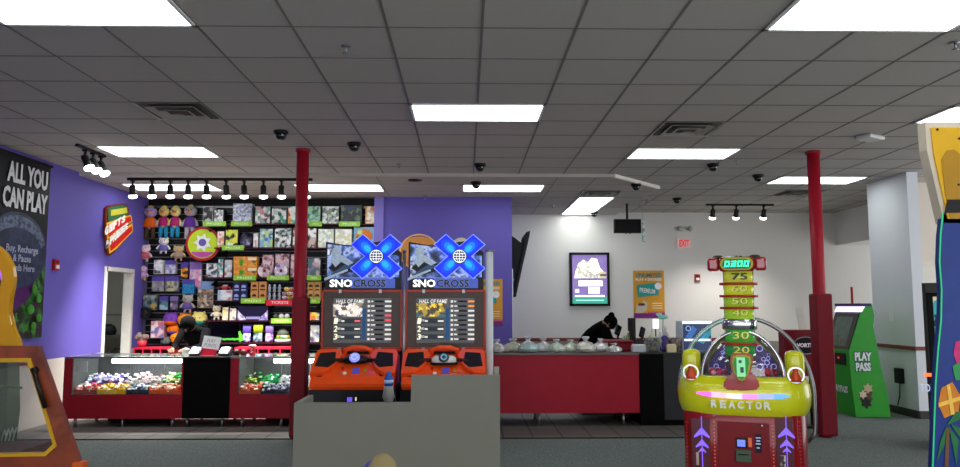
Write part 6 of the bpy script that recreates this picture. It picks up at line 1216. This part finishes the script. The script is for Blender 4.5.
# dark cabinet right
C0 = W(921.5, 283, 7.6); t = thing('dark_arcade_cabinet', 'black arcade cabinet with an orange light bar, cut by the blue machine', 'arcade machine', (C0.x, 7.6, 0)); t.rotation_euler.z = -.575
zt = C0.z; G().box(C0.x, C0.x+.03, 7.6, 8.3, .02, zt, BLK2, .005).obj('side_panel', t); G().box(C0.x+.77, C0.x+.80, 7.6, 8.3, .02, zt, BLK2, .005).obj('side_panel', t); G().box(C0.x+.03, C0.x+.77, 7.75, 8.3, .02, zt, BLACK).obj('body', t); G().box(C0.x+.03, C0.x+.77, 7.6, 7.75, zt-.1, zt, mat('3A3836', .4)).obj('header', t)
za, zb_ = W(930, 372, 7.6).z, W(930, 376.5, 7.6).z; G().box(C0.x+.09, C0.x+.71, 7.73, 7.75, za+.12, zt-.14, pr(['2A7888', 'C89840', '202838', 'D8C8A0', '40A0A8'], 5, em=.5)).obj('screen', t); G().box(C0.x-.02, C0.x+.82, 7.5, 7.58, zb_+.008, za-.008, mat('FF7038', em=1.3, var=0)).obj('orange_light_bar', t); G().box(C0.x, C0.x+.8, 7.58, 7.75, zb_-.08, za, BLK2).obj('control_shelf', t)
a, b_ = W(925.5, 384, 7.56), W(936, 392, 7.56); g = G(); g.box(C0.x+.02, C0.x+.3, 7.57, 7.6, b_.z-.01, a.z+.01, mat('1A2A5A', .4)); g.text('TOKENS', (a.x-.02, 7.57, b_.z), X, Z, .24, a.z-b_.z, mat('C8D8F0', em=.4), .003, .02); g.obj('token_sign', t); G().box(C0.x+.03, C0.x+.77, 7.6, 7.75, .02, zb_-.08, BLACK).obj('coin_door', t)
# big blue machine right foreground
BY = 4.5
def B_(px, py): p = W(px, py, BY); return (p.x, max(.01, p.z))
t = thing('basketball_machine', 'tall navy machine with a yellow header, at the right edge of view', 'arcade machine', (W(985, 300, BY).x, BY+.3, 0))
body = [B_(*p) for p in ((943.5, 213), (941, 235), (940, 262), (942, 290), (941.5, 320), (938.5, 350), (936, 385), (934.5, 430), (933, 470), (932, 540), (1040, 540), (1040, 213))]
g = G(); g.prism(body, (0, BY+.05, 0), X, Z, .05, mat('14307A', .4, var=.1)); g.obj('body', t)
g = G(); e = body[:10]; g.tube([Vector((x-.004, BY-.002, z)) for x, z in e], .005, mat('2AB070', em=.45, var=0), 6); g.obj('green_edge_light', t)
G().box(3.62, 4.1, BY+.05, BY+.9, .02, B_(1000, 200)[1], mat('0E2258', .35)).obj('cabinet', t)
g = G(); g.prism([B_(*p) for p in ((925, 122), (927, 150), (932, 172), (944, 223), (1050, 223), (1050, 122))], (0, BY+.08, 0), X, Z, .08, mat('C8BCA8', .5)); g.obj('header_box', t)
g = G(); g.prism([B_(*p) for p in ((930, 128), (933, 155), (947, 219), (1045, 219), (1045, 128))], (0, BY-.001, 0), X, Z, .01, mat('C89A0C', .3, em=.12)); g.obj('yellow_panel', t)
g = G(); g.prism([B_(*p) for p in ((940, 160), (945, 151), (953, 150), (962, 158), (966, 190), (960, 219), (949, 219), (944, 195))], (0, BY-.012, 0), X, Z, .003, mat('A87A08', .3)); g.obj('darker_print', t)  # darker yellow shape over the yellow panel
g = G()
for p in ((936, 130), (958, 139), (957, 185), (944, 214)): a = B_(*p); g.disc((a[0], BY-.011, a[1]), X, Z, .008, .008, .005, BLACK, 10)
g.obj('screw', t)
g = G(); a, b_ = B_(944, 213), B_(1045, 200); g.prism([B_(*p) for p in ((946, 200), (943, 213), (1045, 213), (1045, 200))][::1], (0, BY-.013, 0), X, Z, .01, BLACK); g.obj('black_band', t)
def art(pts, c, nm, d, e=.0): g = G(); g.prism([B_(*p) for p in pts], (0, BY-.001-d, 0), X, Z, .002, mat(c, .4, em=e, var=.12, scale=20)); g.obj(nm, t)
art(((941, 388), (952, 382), (960, 396), (958, 412), (944, 418), (938, 404)), 'C87818', 'gift_print', .001); art(((938, 403), (960, 396), (960, 400), (938, 407)), 'E8B848', 'ribbon_print', .004); art(((946, 385), (949, 384), (954, 414), (950, 415)), 'E8B848', 'ribbon_print', .0045)
art(((955, 342), (962, 340), (962, 362), (957, 365), (953, 355)), 'C0286A', 'pink_print', .001); art(((952, 366), (962, 360), (968, 380), (955, 380)), '2A8A48', 'leaf_print', .002)
for pts in (((946, 425), (955, 412), (970, 410), (958, 420)), ((946, 426), (940, 440), (936, 462), (944, 445)), ((948, 426), (952, 445), (956, 466), (958, 440)), ((950, 424), (965, 430), (975, 450), (958, 436))): art(pts, '1E6A38', 'palm_leaf_print', .003)
art(((946, 428), (949, 428), (948, 467), (944, 467)), '6A4828', 'palm_trunk_print', .002)
# ---------------- left foreground machine ----------------
LY = 5.0
def L_(px, py): p = W(px, py, LY); return (p.x, max(.01, p.z))
t = thing('crane_game', 'wood framed machine with a yellow curved top at the left edge of view', 'arcade machine', (W(-40, 400, LY).x, LY+.3, 0))
def frame(outer, inner, y, th, m, nm):
    g = G(); n_ = len(outer); V = [Vector((x, yy, z)) for lst, yy in ((outer, y), (inner, y), (outer, y+th), (inner, y+th)) for x, z in lst]; fs = []
    for k in range(n_): j = (k+1) % n_; fs += [(k, j, n_+j, n_+k), (2*n_+j, 2*n_+k, 3*n_+k, 3*n_+j), (j, k, 2*n_+k, 2*n_+j), (n_+k, n_+j, 3*n_+j, 3*n_+k)]
    g.faces(V, fs, m); bmesh.ops.recalc_face_normals(g.b, faces=g.b.faces); return g.obj(nm, t)
WD = pr(['5E2412', '8A3C1C', '6E2C14', '94482A'], 3, kind='noise', seed=5)
O = [L_(*p) for p in ((-75, 347), (38, 346), (79, 462), (82, 492), (-110, 492), (-110, 462))]; I = [L_(*p) for p in ((-60, 359), (31, 358), (57, 446), (46, 456), (-80, 458), (-85, 448))]; I2 = [L_(*p) for p in ((-56, 363), (28, 362), (53.5, 444), (44, 453), (-76, 455), (-80, 446))]
frame(O, I, LY, .045, WD, 'wooden_frame'); frame(I, I2, LY-.01, .06, mat('C89A20', .35), 'yellow_edging')
g = G(); g.prism(I2, (0, LY+.03, 0), X, Z, .004, glassy('FFFFFF', .01)); g.obj('window_pane', t)
g = G(); g.prism([L_(*p) for p in ((-110, 238), (-14, 240), (-2, 246), (6, 254), (12, 266), (13.5, 278), (12, 290), (8, 300), (7, 312), (10, 325), (16, 335), (20, 346), (-70, 346))], (0, LY+.05, 0), X, Z, .05, mat('C08A0A', .3, coat=.4), bev=.008); g.obj('yellow_top', t)
g = G(); g.prism([L_(*p) for p in ((-60, 265), (-8, 265), (-1, 271), (1, 282), (-1, 296), (-5, 312), (-60, 318))], (0, LY-.001, 0), X, Z, .004, mat('100A0A', .3)); g.obj('dark_opening', t)
g = G(); g.tube([W(-3, 266, LY-.01), W(0, 272, LY-.01), W(1.5, 280, LY-.01)], .005, mat('A060E0', em=.6), 6); g.obj('violet_glint', t)  # emissive tube paints a violet glint on the yellow top
g = G(); g.tube([W(33.5, 370, LY-.03), W(38, 385, LY-.03), W(45.5, 408, LY-.03)], .016, mat('28201C', .3, .5), 8); g.tube([W(32, 371, LY-.02), W(37, 369, LY-.02)], .02, BLACK, 8); g.tube([W(35, 374, LY-.035), W(35.2, 376, LY)], .012, BLACK, 8); g.obj('pull_handle', t)
x0 = L_(-110, 492)[0]; x1 = L_(60, 492)[0]
G().box(x0, -3.06, LY+.07, LY+.7, .02, L_(0, 460)[1], mat('4A2418', .5)).obj('base_box', t); G().box(x0, x0+.05, LY+.07, LY+.7, .02, 1.9, mat('4A2418', .5)).obj('side_wall', t)
a = W(75.5, 461, LY+.02); G().box(a.x, a.x+.07, LY-.03, LY+.05, .02, a.z, mat('D05A20', .4), .006).obj('corner_post', t)
# green cabinet by the left wall
GY = 7.0; a, b_ = W(-40, 345, GY), W(24, 345, GY)
t = thing('green_cabinet', 'dark green cabinet behind the window of the wood framed machine', 'arcade machine', ((a.x+b_.x)/2, GY+.3, 0)); b_ = W(24, 345, GY+.2); x0 = XL+.03
g = G(); g.prism([(x0, .02), (b_.x-.02, .02), (b_.x, .5), (b_.x-.03, .95), (b_.x-.10, 1.12), (x0, 1.14)], (0, GY+.2, 0), X, Z, .2, mat('0E3A20', .4), bev=.008); g.obj('body', t)
g = G(); g.tube([W(-4, 388, GY-.01), W(10, 386, GY-.01), W(22, 388, GY-.01)], .012, mat('1A5A30', .3), 8); g.obj('green_ledge', t)
g = G(); random.seed(8)
for k in range(4): p = W(1+k*4, 436-k, GY-.004); g.tube([p+Vector((0, 0, -.07)), p+Vector((.03, 0, .06)), p+Vector((.05, 0, -.02))], .007, mat('8AA89A', .4), 6)
g.obj('scrawl_print', t)
pts = [W(*p, 6.4) for p in ((-8, 352), (9, 349), (14.5, 338), (8, 334), (-8, 336))]
t = thing('neon_outline', 'glowing white angular tube on a thin panel behind the wood framed machine', 'light', (pts[0].x, 6.4, 0)); G().tube(pts, .008, mat('FFFFFF', em=1.6, var=0), 8).obj('tube', t); G().tube([pts[0]+Vector((-.02, .01, 0)), Vector((pts[0].x-.02, 6.41, .02))], .02, BLACK, 8).obj('post', t); G().lathe([(.12, .004), (.12, .02)], (pts[0].x-.02, 6.41, 0), BLACK, 14).obj('foot', t)
